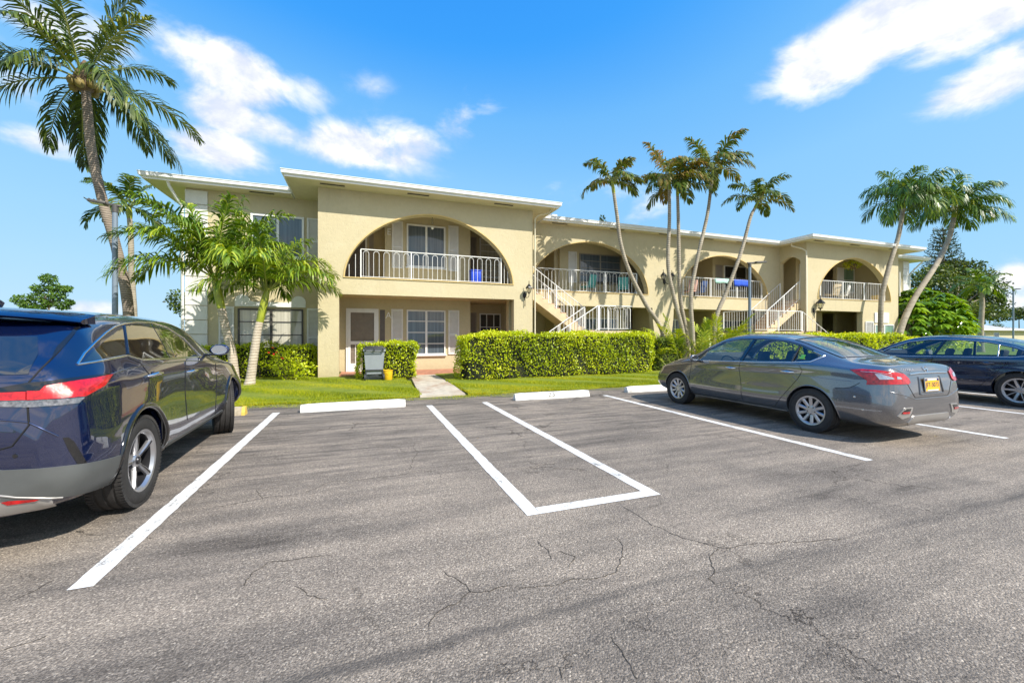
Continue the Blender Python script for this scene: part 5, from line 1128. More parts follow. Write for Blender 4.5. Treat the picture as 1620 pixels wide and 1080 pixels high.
for f in 'LR':
    for w in ([(.97, .935), (.72, 1.14), (.40, 1.295), (.05, 1.352), (-.20, 1.356), (-.12, .972), (.4, .95)], [(-.26, 1.357), (-.18, .974), (-.7, .998), (-1.04, 1.018), (-1.03, 1.27), (-.85, 1.322), (-.42, 1.357)], [(-1.09, 1.262), (-1.09, 1.02), (-1.32, 1.04), (-1.44, 1.125)]): SED.patch('side_window', f, w, glass_car, -.005, .004, .07)
    SED.patch('window_pillar', f, [(-.12, .972), (-.18, .974), (-.26, 1.357), (-.20, 1.356)], blackgloss, .001, .03, .03); SED.line('window_divider', f, [(-1.065, 1.02), (-1.06, 1.262)], .016, blackgloss)
    SED.line('window_trim', f, [(.98, .93), (.4, .945), (-.3, .975), (-1.05, 1.012), (-1.33, 1.035), (-1.455, 1.125), (-1.28, 1.19)], .009, chrome); SED.line('window_seal', f, [(.98, .94), (.73, 1.145), (.41, 1.302), (.05, 1.36), (-.42, 1.365), (-.85, 1.33), (-1.10, 1.265), (-1.45, 1.13)], .009, blackgloss)
    for ln in ([(1.02, .92), (1.0, .80), (1.03, .5), (.98, .28)], [(-.16, .97), (-.13, .85), (-.17, .6), (-.19, .28)], [(-1.16, 1.02), (-1.24, .9), (-1.18, .78), (-1.0, .56), (-.78, .29), (-.19, .27), (.97, .27)]): SED.line('panel_gap', f, ln, .004, gap)
    SED.line('body_crease', f, [(-1.9, .80), (-1.1, .83), (.2, .79), (1.1, .76)], .006, paint_grey, off=-.003); SED.line('sill_edge', f, [(-.95, .235), (.95, .235)], .02, paint_grey, off=-.006)
    for cy in SED.ax: SED.line('wheel_arch_lip', f, arc(cy, .318, .368, -6, 186), .010, paint_grey, off=-.002, st=.03)
SED.patch('windscreen', 'T', [(-.575, .30), (.575, .30), (.66, 1.0), (-.66, 1.0)], glass_car, -.004, .004, .1); SED.patch('rear_window', 'T', [(-.55, -.93), (.55, -.93), (.60, -1.62), (.3, -1.67), (-.3, -1.67), (-.60, -1.62)], glass_car, -.002, .004, .08); SED.line('window_seal', 'T', [(-.56, -.92), (.56, -.92), (.61, -1.63), (.3, -1.68), (-.3, -1.68), (-.61, -1.63)], .010, blackgloss, closed=True)
handle(SED, .06, .845); handle(SED, -1.0, .86); mirror_(SED, .93, .80, .985, .85); seats(SED, [(.0, 1), (-.85, 1)], .36, 1.10, .36)
st = MB(); Mx = Matrix.Translation((-.36, .52, .86)) @ Matrix.Rotation(R(65), 4, 'X'); st.lathe([(.175, 0), (.185, .012), (.195, 0), (.185, -.012)], 24, 0, Mx, closed=True); st.build('steering_wheel', cabin, SED.root, local=True); MB().cbox(-.72, .72, .55, .95, .7, .93, .05).build('dashboard', cabin, SED.root, local=True, smooth=40)
SED.line('body_crease', 'B', [(-.74, .70), (-.55, .655), (-.36, .60), (.36, .60), (.55, .655), (.74, .70)], .008, paint_grey, off=-.002); SED.line('lamp_surround', 'C', [(1345.4, 584.7), (1364, 584.5), (1410, 588.3), (1428, 591.3), (1436.3, 598.5), (1439.3, 605), (1436, 607.5), (1371.3, 608), (1372.5, 602), (1361.7, 595)], .004, gap, off=.006, closed=True); SED.line('lamp_bar', 'C', [(1362, 587.5), (1383, 589.5), (1410, 593.5)], .004, clearlens, off=.013)
# rear
tL = SED.patch('tail_light', 'C', [(1345.4, 584.7), (1364, 584.5), (1390, 586.2), (1410, 588.3), (1428, 591.3), (1436.3, 598.5), (1439.3, 605), (1436, 607.5), (1400, 608.6), (1371.3, 608), (1372.5, 602), (1361.7, 595)], redlens, .012, .03, 2.5)
SED.patch('tail_light_lens', 'C', [(1384, 591.5), (1393, 592), (1411, 597.3), (1414, 600.3), (1391.8, 600.3)], clearlens, .016, .01, 2); SED.patch('tail_light_lens', 'C', [(1417.7, 595.5), (1423, 596.7), (1425.5, 599.7), (1418, 600.3)], clearlens, .016, .01, 2)
SED.patch('tail_light', 'B', [(.50, .93), (.64, .98), (.70, .95), (.70, .82), (.56, .80), (.50, .84)], redlens, .012, .03, .03); SED.patch('tail_light_lens', 'B', [(.55, .90), (.62, .92), (.63, .86), (.55, .86)], clearlens, .016, .01, .02); SED.patch('tail_light', 'R', [(-1.80, .95), (-2.0, .98), (-2.24, .96), (-2.26, .80), (-2.0, .78)], redlens, .010, .03, .04)
SED.line('trunk_trim', 'B', [(-.40, .915), (-.2, .925), (.2, .925), (.42, .915)], .014, chrome, off=.008)
SED.line('panel_gap', 'B', [(-.60, .99), (-.50, .93), (-.50, .82), (-.40, .66), (-.36, .62), (.36, .62), (.40, .66), (.50, .82), (.50, .93), (.60, .99)], .004, gap)
SED.line('panel_gap', 'L', [(-1.98, .79), (-1.88, .72), (-1.80, .70), (-1.70, .69)], .004, gap)
SED.line('plate_recess', 'B', [(-.23, .88), (-.26, .66), (.26, .66), (.23, .88)], .010, paint_grey, off=.004)
h = SED.hit('B', 0, .78); py = h[0].y-.016
pb = MB(); Mx = Matrix.Translation((0, py, .775)) @ Matrix.Rotation(R(-5), 4, 'X'); pb.cbox(-.155, .155, -.004, .004, -.08, .08, .003, 0, Mx)
plate = pb.build('licence_plate', simple('plate_yellow', (.85, .45, .015), .4, var=.03), SED.root, local=True)
fm = MB(); 
for a in ((-.165, .165, -.007, .002, .08, .093), (-.165, .165, -.007, .002, -.093, -.08), (-.165, -.155, -.007, .002, -.08, .08), (.155, .165, -.007, .002, -.08, .08)): fm.box(*a, 0, Mx)
fm.box(-.10, .10, -.008, -.003, .060, .076, 1, Mx); fm.box(-.12, .12, -.008, -.003, -.077, -.064, 1, Mx); fm.box(-.15, -.11, -.0065, -.004, .05, .078, 2, Mx); fm.box(.11, .15, -.0065, -.004, .05, .078, 2, Mx)
fm.build('plate_frame', [chrome, M['white'], simple('plate_blue', (.02, .03, .12), .4)], plate, local=True)
tx = MB(); text_mesh(tx, 'JFT-5073', .085, Mx @ Matrix.Translation((0, -.0052, -.002)) @ Matrix.Rotation(R(90), 4, 'X'), .001, 0, .92); tx.build('plate_number', bpy.data.materials['plate_blue'], plate, local=True)
h = SED.hit('B', 0, .975); bg = MB(); Mx = Matrix.Translation(h[0]-Vector((0, .006, 0))) @ Matrix.Rotation(R(90-25), 4, 'X'); bg.lathe([(.030, 0), (.037, .006), (.044, 0), (.037, -.004)], 28, 0, Mx, closed=True); bg.box(-.05, .05, -.007, .007, -.003, .008, 0, Mx); bg.build('badge', chrome, SED.root, local=True, smooth=40)
h = SED.hit('B', -.40, .975); tx = MB(); text_mesh(tx, 'SENTRA', .045, Matrix.Translation(h[0]-Vector((0, .006, 0))) @ Matrix.Rotation(R(-14), 4, 'Z') @ Matrix.Rotation(R(68), 4, 'X'), .003, 0, 1.35); tx.build('badge_lettering', chrome, SED.root, local=True)
for s_ in (-1, 1):
    SED.patch('bumper_insert', 'B', [(s_*.68, .40), (s_*.58, .50), (s_*.42, .50), (s_*.47, .38), (s_*.60, .355)], skid, .008, .03, .03); SED.patch('bumper_vent', 'B', [(s_*.64, .43), (s_*.57, .487), (s_*.46, .487), (s_*.50, .43)], blackgloss, .012, .02, .03); SED.patch('rear_reflector', 'B', [(s_*.62, .425), (s_*.62, .450), (s_*.50, .450), (s_*.50, .425)], redlens, .016, .015, .03)
SED.patch('bumper_skirt', 'B', [(-.46, .30), (-.38, .385), (.38, .385), (.46, .30), (.40, .27), (-.40, .27)], skid, .012, .03, .04)
for y, z in ((-1.93, .60), (-2.02, .44)): 
    h = SED.hit('L', y, z); MB().lathe([(0, .004), (.011, .003), (.013, 0)], 12, 0, Matrix.Translation(h[0]) @ Matrix.Rotation(R(-90), 4, 'Y')).build('parking_sensor', chrome, SED.root, local=True)
SED.patch('headlight', 'F', [(-.72, .56), (-.45, .60), (-.42, .68), (-.66, .70)], clearlens, .006, .02, .04); SED.patch('headlight', 'F', [(.72, .56), (.45, .60), (.42, .68), (.66, .70)], clearlens, .006, .02, .04)
SED.patch('window_sticker', 'L', [(-1.15, 1.07), (-1.15, 1.13), (-1.21, 1.13), (-1.21, 1.07)], simple('green_sticker', (.08, .32, .06), .5), .0, .003, .03)
SED.wheels(spoke_sedan, .208, .205)

# ============ dark blue sedan at the right edge ============
NAV = Car('parked_sedan', Vector((13.14, 5.62, 0)), 0, [
 (-2.42, .42,.4, .44,.55, .55,.62, .66,.58, .74,.40, .78), (-2.38, .31,.5, .36,.70, .58,.78, .80,.70, .90,.58, .94), (-2.25, .24,.55, .30,.78, .60,.86, .90,.80, 1.01,.66, 1.04), (-1.9, .20,.6, .26,.82, .62,.90, .95,.85, 1.04,.68, 1.09),
 (-1.5, .19,.6, .25,.83, .62,.915, .96,.88, 1.13,.66, 1.19), (-1.1, .19,.6, .25,.83, .60,.91, .95,.885, 1.26,.62, 1.33), (-.6, .18,.6, .24,.83, .58,.90, .94,.885, 1.345,.60, 1.415), (-.1, .18,.6, .24,.83, .56,.895, .925,.88, 1.375,.59, 1.445),
 (.35, .18,.6, .24,.83, .56,.895, .91,.875, 1.345,.60, 1.42), (.75, .18,.6, .24,.83, .57,.90, .90,.865, 1.22,.64, 1.29), (1.1, .19,.6, .25,.83, .58,.91, .89,.86, 1.06,.69, 1.12), (1.4, .19,.6, .26,.82, .58,.91, .87,.85, .97,.70, 1.01),
 (1.8, .20,.6, .28,.80, .56,.89, .82,.80, .90,.6, .93), (2.15, .23,.5, .32,.72, .52,.80, .70,.70, .78,.5, .81), (2.38, .32,.4, .40,.55, .5,.6, .6,.52, .66,.35, .68)],
 paint_navy, 'dark navy blue sedan at the right edge, cut off by the picture', (-1.40, 1.43), .335, 1.60, .385, (-1.6, 1.05),
 [([(1.05, .94), (.80, 1.11), (.45, 1.26), (.1, 1.315), (-.45, 1.315), (-.9, 1.265), (-1.25, 1.17), (-1.55, 1.04), (-1.3, 1.0), (-.5, .975), (.4, .95)], 'x')])
wc = MB(); wc.prism([(.6, 1.8), (.32, 1.37), (1.10, 1.04), (1.6, 1.2)], -.56, .56, 'x'); rc = MB(); rc.prism([(-1.68, 1.25), (-1.52, 1.13), (-.92, 1.33), (-1.1, 1.7)], -.52, .52, 'x')
NAV.finish([mkobj(wc.v, wc.f, [paint_navy, cabin], 1), mkobj(rc.v, rc.f, [paint_navy, cabin], 1)])
for f in 'LR':
    for w in ([(1.06, .935), (.80, 1.12), (.45, 1.27), (.1, 1.325), (-.16, 1.325), (-.05, .962), (.4, .945)], [(-.20, 1.325), (-.10, .962), (-.5, .97), (-1.08, .99), (-1.02, 1.235), (-.9, 1.275), (-.45, 1.325)], [(-1.07, 1.225), (-1.13, .99), (-1.3, .995), (-1.57, 1.04), (-1.25, 1.18)]): NAV.patch('side_window', f, w, glass_car, -.005, .004, .07)
    NAV.patch('window_pillar', f, [(-.05, .962), (-.10, .962), (-.20, 1.325), (-.16, 1.325)], blackgloss, .001, .03, .03); NAV.line('window_divider', f, [(-1.10, .99), (-1.045, 1.23)], .013, chrome)
    NAV.line('window_trim', f, [(1.1, .93), (.81, 1.13), (.46, 1.28), (.1, 1.338), (-.45, 1.34), (-.9, 1.29), (-1.27, 1.19), (-1.60, 1.045)], .008, chrome); NAV.line('window_trim', f, [(1.08, .93), (.4, .94), (-.5, .965), (-1.3, .99), (-1.6, 1.04)], .007, chrome)
    for ln in ([(1.08, .92), (1.05, .7), (1.0, .28)], [(-.08, .95), (-.06, .8), (-.12, .28)], [(-1.2, .98), (-1.25, .88), (-1.02, .58), (-.80, .30), (1.0, .27)]): NAV.line('panel_gap', f, ln, .004, gap)
    for cy in NAV.ax: NAV.line('wheel_arch_lip', f, arc(cy, .335, .391, -6, 186), .010, paint_navy, off=-.002, st=.03)
    NAV.line('sill_trim', f, [(-.9, .225), (.95, .225)], .012, skid)
NAV.patch('windscreen', 'T', [(-.59, .35), (.59, .35), (.68, 1.08), (-.68, 1.08)], glass_car, -.004, .004, .1); NAV.patch('rear_window', 'T', [(-.55, -.93), (.55, -.93), (.60, -1.55), (-.60, -1.55)], glass_car, -.003, .004, .1)
handle(NAV, .12, .83, mat=paint_navy); handle(NAV, -.95, .85, mat=paint_navy); mirror_(NAV, .97, .85, .99, .95); seats(NAV, [(.05, 1), (-.8, 1)], .36, 1.08, .37)
NAV.wheels(spoke_maz, .235, .215); tl = NAV.patch('tail_light', 'B', [(-.75, .84), (-.5, .86), (-.45, .95), (-.7, .97)], redlens, .01, .03, .04); NAV.patch('tail_light', 'B', [(.75, .84), (.5, .86), (.45, .95), (.7, .97)], redlens, .01, .03, .04)
# ------------------------------------------------------------- other things
# trash bin
def trash_bin(x, y, rz):
    root = empty('trash_bin', (x, y, .04), rz, 'grey wheeled trash bin standing on the lawn before the short hedge', 'trash bin')
    g = simple('bin_grey', (.27, .30, .33), .45, var=.06); gd = simple('bin_dark', (.035, .04, .045), .5)
    mb = MB(); b_ = [(-.24, -.20), (.24, -.20), (.25, .28), (-.25, .28)]; t_ = [(-.30, -.27), (.30, -.27), (.30, .36), (-.30, .36)]
    vs = []
    for z, s_ in ((.22, 0), (.28, .05), (.6, .5), (.95, .98), (.97, 1.0)): vs += [(p[0]*(1-s_)+q[0]*s_, p[1]*(1-s_)+q[1]*s_, z) for p, q in zip(b_, t_)]
    mb.add(vs, [(i*4+j, i*4+(j+1) % 4, (i+1)*4+(j+1) % 4, (i+1)*4+j) for i in range(4) for j in range(4)]+[(0, 1, 2, 3), (16, 17, 18, 19)])
    mb.cbox(-.32, .32, -.29, -.25, .90, .98, .012); mb.cbox(-.24, .24, .05, .28, .02, .24, .02); mb.build('body', g, root, local=True, smooth=30)
    ld = MB(); ld.cbox(-.325, .325, -.30, .40, .975, 1.02, .015); ld.cbox(-.26, .26, -.22, .33, 1.02, 1.06, .02); ld.build('lid', gd, root, local=True, smooth=40)
    hd = MB(); hd.tube([(-.27, -.36, .95), (.27, -.36, .95)], .017, 8); [hd.cbox(sx-.02, sx+.02, -.37, -.26, .93, 1.0, .006) for sx in (-.25, 0, .25)]; hd.build('handle', gd, root, local=True, smooth=40)
    fr_ = MB(); [fr_.tube([(sx*.24, -.22, .34), (sx*.24, -.25, .10)], .02, 6) for sx in (-1, 1)]; fr_.tube([(-.27, -.24, .12), (.27, -.24, .12)], .013, 6); fr_.cbox(-.26, .26, -.25, -.215, .32, .36, .008); fr_.cbox(-.12, .12, -.25, -.22, .15, .19, .01); fr_.build('axle_frame', gd, root, local=True, smooth=40)
    for sx in (-1, 1): MB().lathe([(0, -.025), (.09, -.025), (.115, -.015), (.115, .015), (.09, .025), (0, .025)], 24, 0, Matrix.Translation((sx*.27, -.22, .115)) @ Matrix.Rotation(R(90), 4, 'Y')).build('wheel', gd, root, local=True, smooth=40)
trash_bin(.34, 13.35, 0)
mb = MB(); mb.lathe([(0, 0), (.125, 0), (.145, .02), (.155, .30), (.165, .305), (.165, .32), (.14, .32), (.13, .03), (0, .03)], 24, 0, Matrix.Translation((.73, 13.3, .04))); mb.tube([(.575, 13.3, .34), (.62, 13.2, .30), (.73, 13.13, .24), (.84, 13.2, .30), (.885, 13.3, .34)], .005, 5)
tag(mb.build('bucket', simple('yellow_plastic', (.80, .50, .02), .45, var=.1), smooth=50), 'yellow bucket on the lawn right beside the grey trash bin', 'bucket')
# lamp posts
def lamp_post(x, y, H_, rz, label, arm=.95):
    root = empty('lamp_post', (x, y, 0), rz, label, 'lamp post', 'parking lot lamp posts')
    MB().tube([(0, 0, 0), (0, 0, .25), (0, 0, .26), (0, 0, H_)], [.085, .085, .065, .058], 14).build('pole', M['lampgrey'], root, local=True, smooth=60)
    h = MB(); h.tube([(0, 0, H_-.1), (0, 0, H_+.10)], .07, 12); Mx = Matrix.Translation((0, 0, H_+.08)) @ Matrix.Rotation(R(-4), 4, 'Y'); h.cbox(-.12, arm*.35, -.05, .05, -.025, .03, .012, 0, Mx); h.cbox(arm*.3, arm, -.15, .15, -.03, .035, .02, 0, Mx)
    for k in range(5): h.box(arm*.36+k*.09, arm*.36+k*.09+.02, -.14, .14, .035, .05, 0, Mx)
    h.build('lamp_head', M['lampdark'], root, local=True, smooth=40); MB().cbox(arm*.42, arm*.92, -.11, .11, -.04, -.029, .003, 0, Mx).build('lens', M['shutter'], root, local=True)
p = at(182, 531, 13.6); lamp_post(p.x, 13.6, at(182, 330, 13.6).z, R(190), 'lamp post at the left beside the tall coconut palm', .5)
p = at(1186, 531, 13.2); lamp_post(p.x, 13.2, at(1186, 419, 13.2).z, R(-8), 'lamp post standing between the slender palms and the right staircase', .75)
p = at(1603, 531, 19.5); lamp_post(p.x, 19.5, at(1603, 459, 19.5).z, R(0), 'lamp post at the right edge in front of the neighbouring low house', 1.)
# neighbouring low house
Yh = 44.; a = at(1508, 531, Yh); hx0 = a.x; hx1 = hx0+26
root = empty('low_house', (hx0+13, Yh, 0), 0, 'low cream house with a shallow grey roof at the far right', 'house')
wm = stucco('neighbour_wall', (.55, .50, .36)); rf = simple('grey_shingle', (.42, .42, .42), .9, var=.15, nscale=3, bmp=.3, world=True)
MB().box(hx0+.6, hx1, Yh, Yh+9, -.02, 2.5).build('wall', wm, root)
mb = MB(); zt_ = 2.5; vs = [(hx0, Yh-.8, zt_), (hx1+1, Yh-.8, zt_), (hx1+1, Yh+10, zt_), (hx0, Yh+10, zt_), (hx0+5.5, Yh+4.6, zt_+1.35), (hx1-5, Yh+4.6, zt_+1.35), (hx0, Yh-.8, zt_+.2), (hx1+1, Yh-.8, zt_+.2), (hx1+1, Yh+10, zt_+.2), (hx0, Yh+10, zt_+.2)]
mb.add(vs, [(3, 2, 1, 0), (0, 1, 7, 6), (1, 2, 8, 7), (2, 3, 9, 8), (3, 0, 6, 9), (6, 7, 5, 4), (7, 8, 5), (8, 9, 4, 5), (9, 6, 4)]); rfo = mb.build('roof', rf, root)
MB().box(hx0-.02, hx1+1.02, Yh-.86, Yh-.80, zt_-.02, zt_+.22).build('fascia', M['fascia'], rfo)
for x0, w_ in ((hx0+.9, 2.2), (hx0+5.2, 1.1), (hx0+9, 2.), (hx0+14, 2.)):
    w = MB().box(x0, x0+w_, Yh-.06, Yh-.001, .9, .98).box(x0, x0+w_, Yh-.06, Yh-.001, 2.02, 2.1).box(x0, x0+.08, Yh-.06, Yh-.001, .98, 2.02).box(x0+w_-.08, x0+w_, Yh-.06, Yh-.001, .98, 2.02).build('window', M['white'], root); MB().box(x0+.08, x0+w_-.08, Yh-.03, Yh-.001, .98, 2.02).build('pane', M['pane_black'], w)
# balcony furniture
def patio_chair(x, y, z, rz, cush, label, group='white framed chairs on the second balcony', frame=None):
    root = empty('patio_chair', (x, y, z), rz, label, 'chair', group); fm_ = frame or M['white']
    for sx in (-1, 1):
        MB().tube([(sx*.25, -.25, 0), (sx*.26, -.26, .40), (sx*.27, -.2, .60), (sx*.27, .18, .62), (sx*.26, .22, .42), (sx*.25, .25, 0)], .014, 6).build('leg_frame', fm_, root, local=True)
    mb = MB(); mb.cbox(-.24, .24, -.24, .24, .38, .46, .03); mb.build('seat', cush, root, local=True, smooth=40)
    mb = MB(); mb.cbox(-.24, .24, -.03, .04, 0, .52, .03, 0, Matrix.Translation((0, .22, .46)) @ Matrix.Rotation(R(-12), 4, 'X')); mb.build('backrest', cush, root, local=True, smooth=40)
teal = simple('teal_cushion', (.12, .42, .40), .8, var=.1); sand = simple('sand_cushion', (.55, .44, .28), .85, var=.1); navy = simple('navy_cushion', (.02, .06, .2), .8); pink = simple('pink_cushion', (.65, .38, .30), .8)
zf = 3.285
p = at(930, 450, 16.9); patio_chair(p.x, 16.9, zf, R(200), teal, 'white framed chair with a teal cushion at the left of the second balcony'); p = at(950, 455, 16.9)
p = at(985, 450, 17.1); patio_chair(p.x, 17.1, zf, R(150), teal, 'white framed chair with a teal cushion, right of the round table on the second balcony')
p = at(956, 450, 17.1); mb = MB(); mb.lathe([(0, .70), (.42, .70), (.42, .67), (0, .67)], 24, 0, Matrix.Translation((p.x, 17.1, zf))); mb.tube([(p.x, 17.1, zf), (p.x, 17.1, zf+.68)], .03, 8); mb.lathe([(0, .03), (.24, .02), (.24, 0)], 20, 0, Matrix.Translation((p.x, 17.1, zf))); tag(mb.build('patio_table', M['black'], smooth=40), 'small round dark table between the two teal chairs', 'table')
p = at(1091, 455, 16.7); patio_chair(p.x, 16.7, zf, R(170), pink, 'brown wicker chair with a pink cushion at the left end of the third balcony', 'chairs on the third balcony', simple('wicker', (.12, .08, .05), .7))
p = at(1106, 455, 16.9); patio_chair(p.x, 16.9, zf, R(190), navy, 'dark wicker chair with a navy cushion on the third balcony', 'chairs on the third balcony', bpy.data.materials['wicker'])
p = at(1316, 455, 15.4); patio_chair(p.x, 15.4, zf, R(170), sand, 'dark framed chair with a sand cushion at the left of the last balcony', 'chairs on the last balcony', M['black'])
p = at(1332, 460, 15.5); patio_chair(p.x, 15.5, zf, R(200), M['shutter'], 'chair with a pale cushion right of the sand cushioned chair on the last balcony', 'chairs on the last balcony', M['black'])
# blue recycling tub, yellow crate, towels
p = at(752, 437, 15.3); mb = MB(); mb.cbox(p.x-.2, p.x+.2, 15.15, 15.5, zf, zf+.12, .02, 1); mb.cbox(p.x-.2, p.x+.2, 15.15, 15.5, zf+.12, zf+.62, .03, 0); mb.cbox(p.x-.22, p.x+.22, 15.13, 15.52, zf+.60, zf+.65, .01, 0)
tag(mb.build('recycling_tub', [simple('tub_blue', (.01, .06, .55), .4), bpy.data.materials['yellow_plastic']], smooth=40), 'blue tub with a yellow base behind the first balcony railing', 'tub')
p = at(1387, 475, 15.3); mb = MB(); mb.cbox(p.x-.22, p.x+.22, 15.1, 15.5, zf, zf+.5, .03)
tag(mb.build('crate', bpy.data.materials['yellow_plastic'], smooth=40), 'yellow crate on the last balcony behind the railing', 'crate')
def towel(x0, x1, y, z, drop, mat, label):
    mb = MB(); n = 14; vs = []
    for i in range(n+1):
        x = x0+(x1-x0)*i/n; w = .012*math.sin(i*1.3)
        for yy, zz in ((.03+w, -drop*.5), (.032, -.02), (.0, .028), (-.034, -.02), (-.036+w, -drop*.6), (-.04+w*1.5, -drop-.02*math.sin(i*.6))): vs.append((x, y+yy, z+zz))
    mb.add(vs, [(i*6+j, i*6+j+1, (i+1)*6+j+1, (i+1)*6+j) for i in range(n) for j in range(5)]); o = mb.build('towel', mat, smooth=60); sm = o.modifiers.new('thickness', 'SOLIDIFY'); sm.thickness = .008
    tag(o, label, 'towel', 'towels on the third balcony railing')
a, b_ = at(1131, 440, YM+.12), at(1156, 440, YM+.12); towel(a.x, b_.x, YM+.12, ZP+.98, .22, simple('towel_mint', (.42, .66, .58), .9), 'pale mint towel hung over the railing left of the lamp post')
a, b_ = at(1161, 440, YM+.12), at(1184, 440, YM+.12); towel(a.x, b_.x, YM+.12, ZP+.98, .32, simple('towel_blue', (.03, .10, .62), .9), 'bright blue towel on the railing right next to the lamp post')
# hanging basket in the last arch
p = at(1349, 420, 15.5); root = empty('hanging_plant', (p.x, 15.5, p.z-.2), 0, 'round hanging fern basket in the last arch', 'hanging plant')
MB().lathe([(0, -.22), (.12, -.2), (.22, -.08), (.26, .05), (.24, .06), (0, .04)], 16, 0, Matrix.Translation((p.x, 15.5, p.z))).build('basket', simple('coir', (.13, .08, .05), .9, bmp=.4), root, smooth=50)
mb = MB(); [mb.tube([(p.x+.24*math.cos(a_), 15.5+.24*math.sin(a_), p.z+.05), (p.x, 15.5, p.z+.45)], .006, 4) for a_ in (0, 2.1, 4.2)]; mb.tube([(p.x, 15.5, p.z+.45), (p.x, 15.5, 6.03)], .006, 4); mb.build('chain', M['black'], root)
np_mesh('foliage', *join([blob('', (p.x, 15.5, p.z+.06), .40, .40, .22, 420, .13, leaf_hedge, var0=.2, asp=.25)]), leaf_hedge, root)
# lime garden chair behind the lamp post
p = at(1187, 531, 12.9+.6); lime = simple('lime_plastic', (.50, .68, .03), .4)
root = empty('garden_chair', (p.x, 14.0, .04), R(180), 'lime green plastic chair behind the middle lamp post, mostly hidden', 'chair')
for sx in (-1, 1):
    for sy in (-1, 1): MB().tube([(sx*.24, sy*.22, 0), (sx*.21, sy*.2, .44)], .02, 6).build('leg', lime, root, local=True)
MB().cbox(-.25, .25, -.24, .24, .43, .47, .012).build('seat', lime, root, local=True, smooth=40)
mb = MB(); bk = [(-.28+0, .47)]+[(-.30*math.cos(t), 1.1+.32*math.sin(t)) for t in [math.pi*i/12 for i in range(13)]]+[(.28, .47)]; mb.prism(bk, .2, .23); mb.build('backrest', lime, root, local=True, smooth=40)
# a few fallen leaves and stones on the lot
mb = MB()
for (x, y) in [at_g for at_g in ((.35, 8.2), (4.2, 7.9), (5.9, 5.7), (6.4, 4.9), (5.95, 5.2), (7.6, 3.4), (8.2, 3.1), (-.2, 1.6), (1.5, 5.5), (3.9, 6.6), (9.3, 4.1), (9.9, 4.4))]:
    a_ = random.random()*6.28; s_ = random.uniform(.018, .04); c_, d_ = math.cos(a_)*s_, math.sin(a_)*s_
    mb.add([(x-c_, y-d_, .006), (x+d_*.4, y-c_*.4, .012), (x+c_, y+d_, .008), (x-d_*.4, y+c_*.4, .016)], [(0, 1, 2, 3)])
tag(mb.build('fallen_leaves', simple('dry_leaf', (.45, .36, .22), .8, var=.3), fix=False), 'a few dry leaf scraps scattered over the asphalt', 'leaves', kind='stuff')
# ------------------------------------------------------------- light, sky, camera
SUN = Vector((.54, -.83, .98)).normalized()         # towards the sun
az = math.atan2(SUN.x, SUN.y); el = math.asin(SUN.z)
ld = bpy.data.lights.new('sun', 'SUN'); ld.energy = 4.5; ld.angle = R(.5); ld.color = (1, .94, .84)
lo_ = bpy.data.objects.new('sun', ld); col.objects.link(lo_); lo_.rotation_euler = (-SUN).to_track_quat('-Z', 'Y').to_euler()
w = bpy.data.worlds.new('World'); scene.world = w; w.use_nodes = True; nt = w.node_tree; bg = nt.nodes['Background']
sky = N(nt, 'ShaderNodeTexSky', sky_type='NISHITA', sun_disc=False, sun_elevation=el, sun_rotation=az, altitude=0, air_density=1.0, dust_density=.1, ozone_density=3.)
sg = N(nt, 'ShaderNodeSeparateColor'); nt.links.new(sky.outputs[0], sg.inputs[0])
grade = ramp(nt, math_(nt, 'MULTIPLY', sg.outputs[1], .1), [(.12, (.03, .28, .86)), (.146, (.05, .34, .90)), (.178, (.15, .46, .90)), (.24, (.25, .56, .91)), (.42, (.34, .64, .92)), (.62, (.41, .69, .92)), (.95, (.50, .74, .93))])
skyc = mixc(nt, 1., grade, (5., 5., 5.), 'MULTIPLY')
tc = N(nt, 'ShaderNodeTexCoord').outputs['Generated']; nrm = N(nt, 'ShaderNodeVectorMath', operation='NORMALIZE'); nt.links.new(tc, nrm.inputs[0]); D = nrm.outputs[0]
sep = N(nt, 'ShaderNodeSeparateXYZ'); nt.links.new(D, sep.inputs[0])
def sdir(x, y): return ray(x, y).normalized()
# cumulus banks: soft ellipses on the sky dome, broken up by noise  (photo x, y, half width, half height, strength)
clouds = [(370, 120, 120, 60, 1.0), (300, 90, 80, 45, .8), (345, 170, 85, 60, .9), (440, 205, 110, 40, .7), (480, 150, 50, 50, .5), (560, 232, 130, 40, 1.0), (640, 225, 80, 40, .75), (350, 235, 90, 45, .9), (70, 228, 95, 32, .85), (130, 60, 140, 50, .7), (730, 195, 55, 50, .62), (770, 170, 60, 60, .5), (1440, 30, 200, 75, 1.15), (1330, 90, 130, 75, .95), (1560, 30, 150, 60, 1.1), (1560, 130, 130, 50, 1.0), (1600, 90, 120, 55, .75), (1260, 90, 60, 50, .6), (1610, 440, 60, 34, 1.0), (1600, 478, 90, 34, .8), (960, 290, 120, 50, .42), (1030, 330, 70, 60, .42), (20, 120, 60, 70, .6), (140, 488, 90, 22, .8), (-200, 200, 200, 120, .8), (1900, 200, 250, 120, .9), (590, 140, 40, 30, .35)]
dens = None
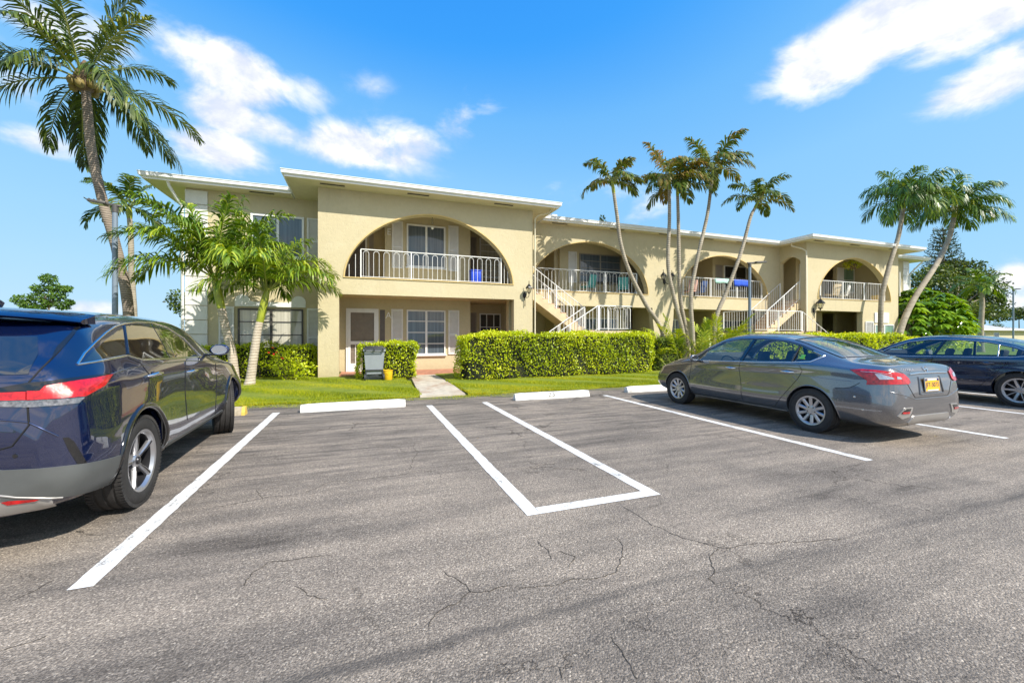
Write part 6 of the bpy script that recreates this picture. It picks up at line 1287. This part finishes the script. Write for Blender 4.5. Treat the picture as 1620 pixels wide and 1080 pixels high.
for x, y, rx, ry, s_ in clouds:
    c = sdir(x, y); ex = (sdir(x+rx, y)-sdir(x-rx, y))/2; ey = (sdir(x, y-ry)-sdir(x, y+ry))/2
    sub = N(nt, 'ShaderNodeVectorMath', operation='SUBTRACT'); nt.links.new(D, sub.inputs[0]); sub.inputs[1].default_value = c
    q = []
    for e in (ex, ey):
        dt = N(nt, 'ShaderNodeVectorMath', operation='DOT_PRODUCT'); nt.links.new(sub.outputs[0], dt.inputs[0]); dt.inputs[1].default_value = e/e.length_squared; q.append(math_(nt, 'MULTIPLY', dt.outputs['Value'], dt.outputs['Value']))
    ff = math_(nt, 'MULTIPLY', math_(nt, 'ADD', *q), -1.1); ff = math_(nt, 'POWER', 2.718, ff); cd = N(nt, 'ShaderNodeVectorMath', operation='DOT_PRODUCT'); nt.links.new(D, cd.inputs[0]); cd.inputs[1].default_value = c
    ff = math_(nt, 'MULTIPLY', math_(nt, 'MULTIPLY', ff, math_(nt, 'GREATER_THAN', cd.outputs['Value'], .3)), s_)
    dens = ff if dens is None else math_(nt, 'MAXIMUM', dens, ff)
pv = N(nt, 'ShaderNodeMapping'); pv.inputs['Scale'].default_value = (1, 1, 1.7); nt.links.new(D, pv.inputs[0])
n1 = noise(nt, 5.5, 10, .60, pv.outputs[0], .25)
pv2 = N(nt, 'ShaderNodeMapping'); pv2.inputs['Scale'].default_value = (1, 1, 1.7); pv2.inputs['Location'].default_value = (-.012, .02, -.05); nt.links.new(D, pv2.inputs[0]); n2 = noise(nt, 5.5, 10, .60, pv2.outputs[0], .25)
k = math_(nt, 'MULTIPLY_ADD', n1, 2.3, math_(nt, 'MULTIPLY_ADD', dens, 1.15, -1.50))
cov = N(nt, 'ShaderNodeMapRange', interpolation_type='SMOOTHSTEP', ins={1: -.03, 2: .62, 3: 0., 4: 1.}); nt.links.new(k, cov.inputs[0])
covd = math_(nt, 'MULTIPLY', cov.outputs[0], math_(nt, 'MULTIPLY_ADD', dens, 1.6, 0., True))
shade = N(nt, 'ShaderNodeMapRange', ins={1: -.07, 2: .10, 3: 0., 4: 1.}); nt.links.new(math_(nt, 'SUBTRACT', n1, n2), shade.inputs[0])
back = N(nt, 'ShaderNodeMapRange', interpolation_type='SMOOTHSTEP', ins={1: .05, 2: -.35, 3: 0., 4: 1.}); nt.links.new(sep.outputs[1], back.inputs[0])       # unseen cloud bank behind the camera, added to whiten the fill on the facade
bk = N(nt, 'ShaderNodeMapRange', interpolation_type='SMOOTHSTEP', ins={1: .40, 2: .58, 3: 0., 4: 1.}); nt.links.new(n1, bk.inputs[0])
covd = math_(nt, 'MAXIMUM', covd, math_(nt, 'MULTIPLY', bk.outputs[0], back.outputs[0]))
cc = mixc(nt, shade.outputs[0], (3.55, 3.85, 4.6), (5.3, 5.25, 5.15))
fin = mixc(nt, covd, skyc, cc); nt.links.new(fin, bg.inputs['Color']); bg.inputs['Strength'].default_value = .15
cam = bpy.data.cameras.new('camera'); co_ = bpy.data.objects.new('camera', cam); col.objects.link(co_); scene.camera = co_
co_.location = (0, 0, CAMH); co_.rotation_euler = (R(90), 0, -YAW); cam.sensor_width = 36; cam.lens = 36*FPX/1620; cam.shift_y = -(540-HZ)/1620; cam.clip_end = 4000; cam.clip_start = .05
scene.view_settings.view_transform = 'Standard'; scene.view_settings.look = 'None'; scene.view_settings.gamma = 1; scene.view_settings.exposure = .56
scene.render.resolution_x = 1024; scene.render.resolution_y = 682
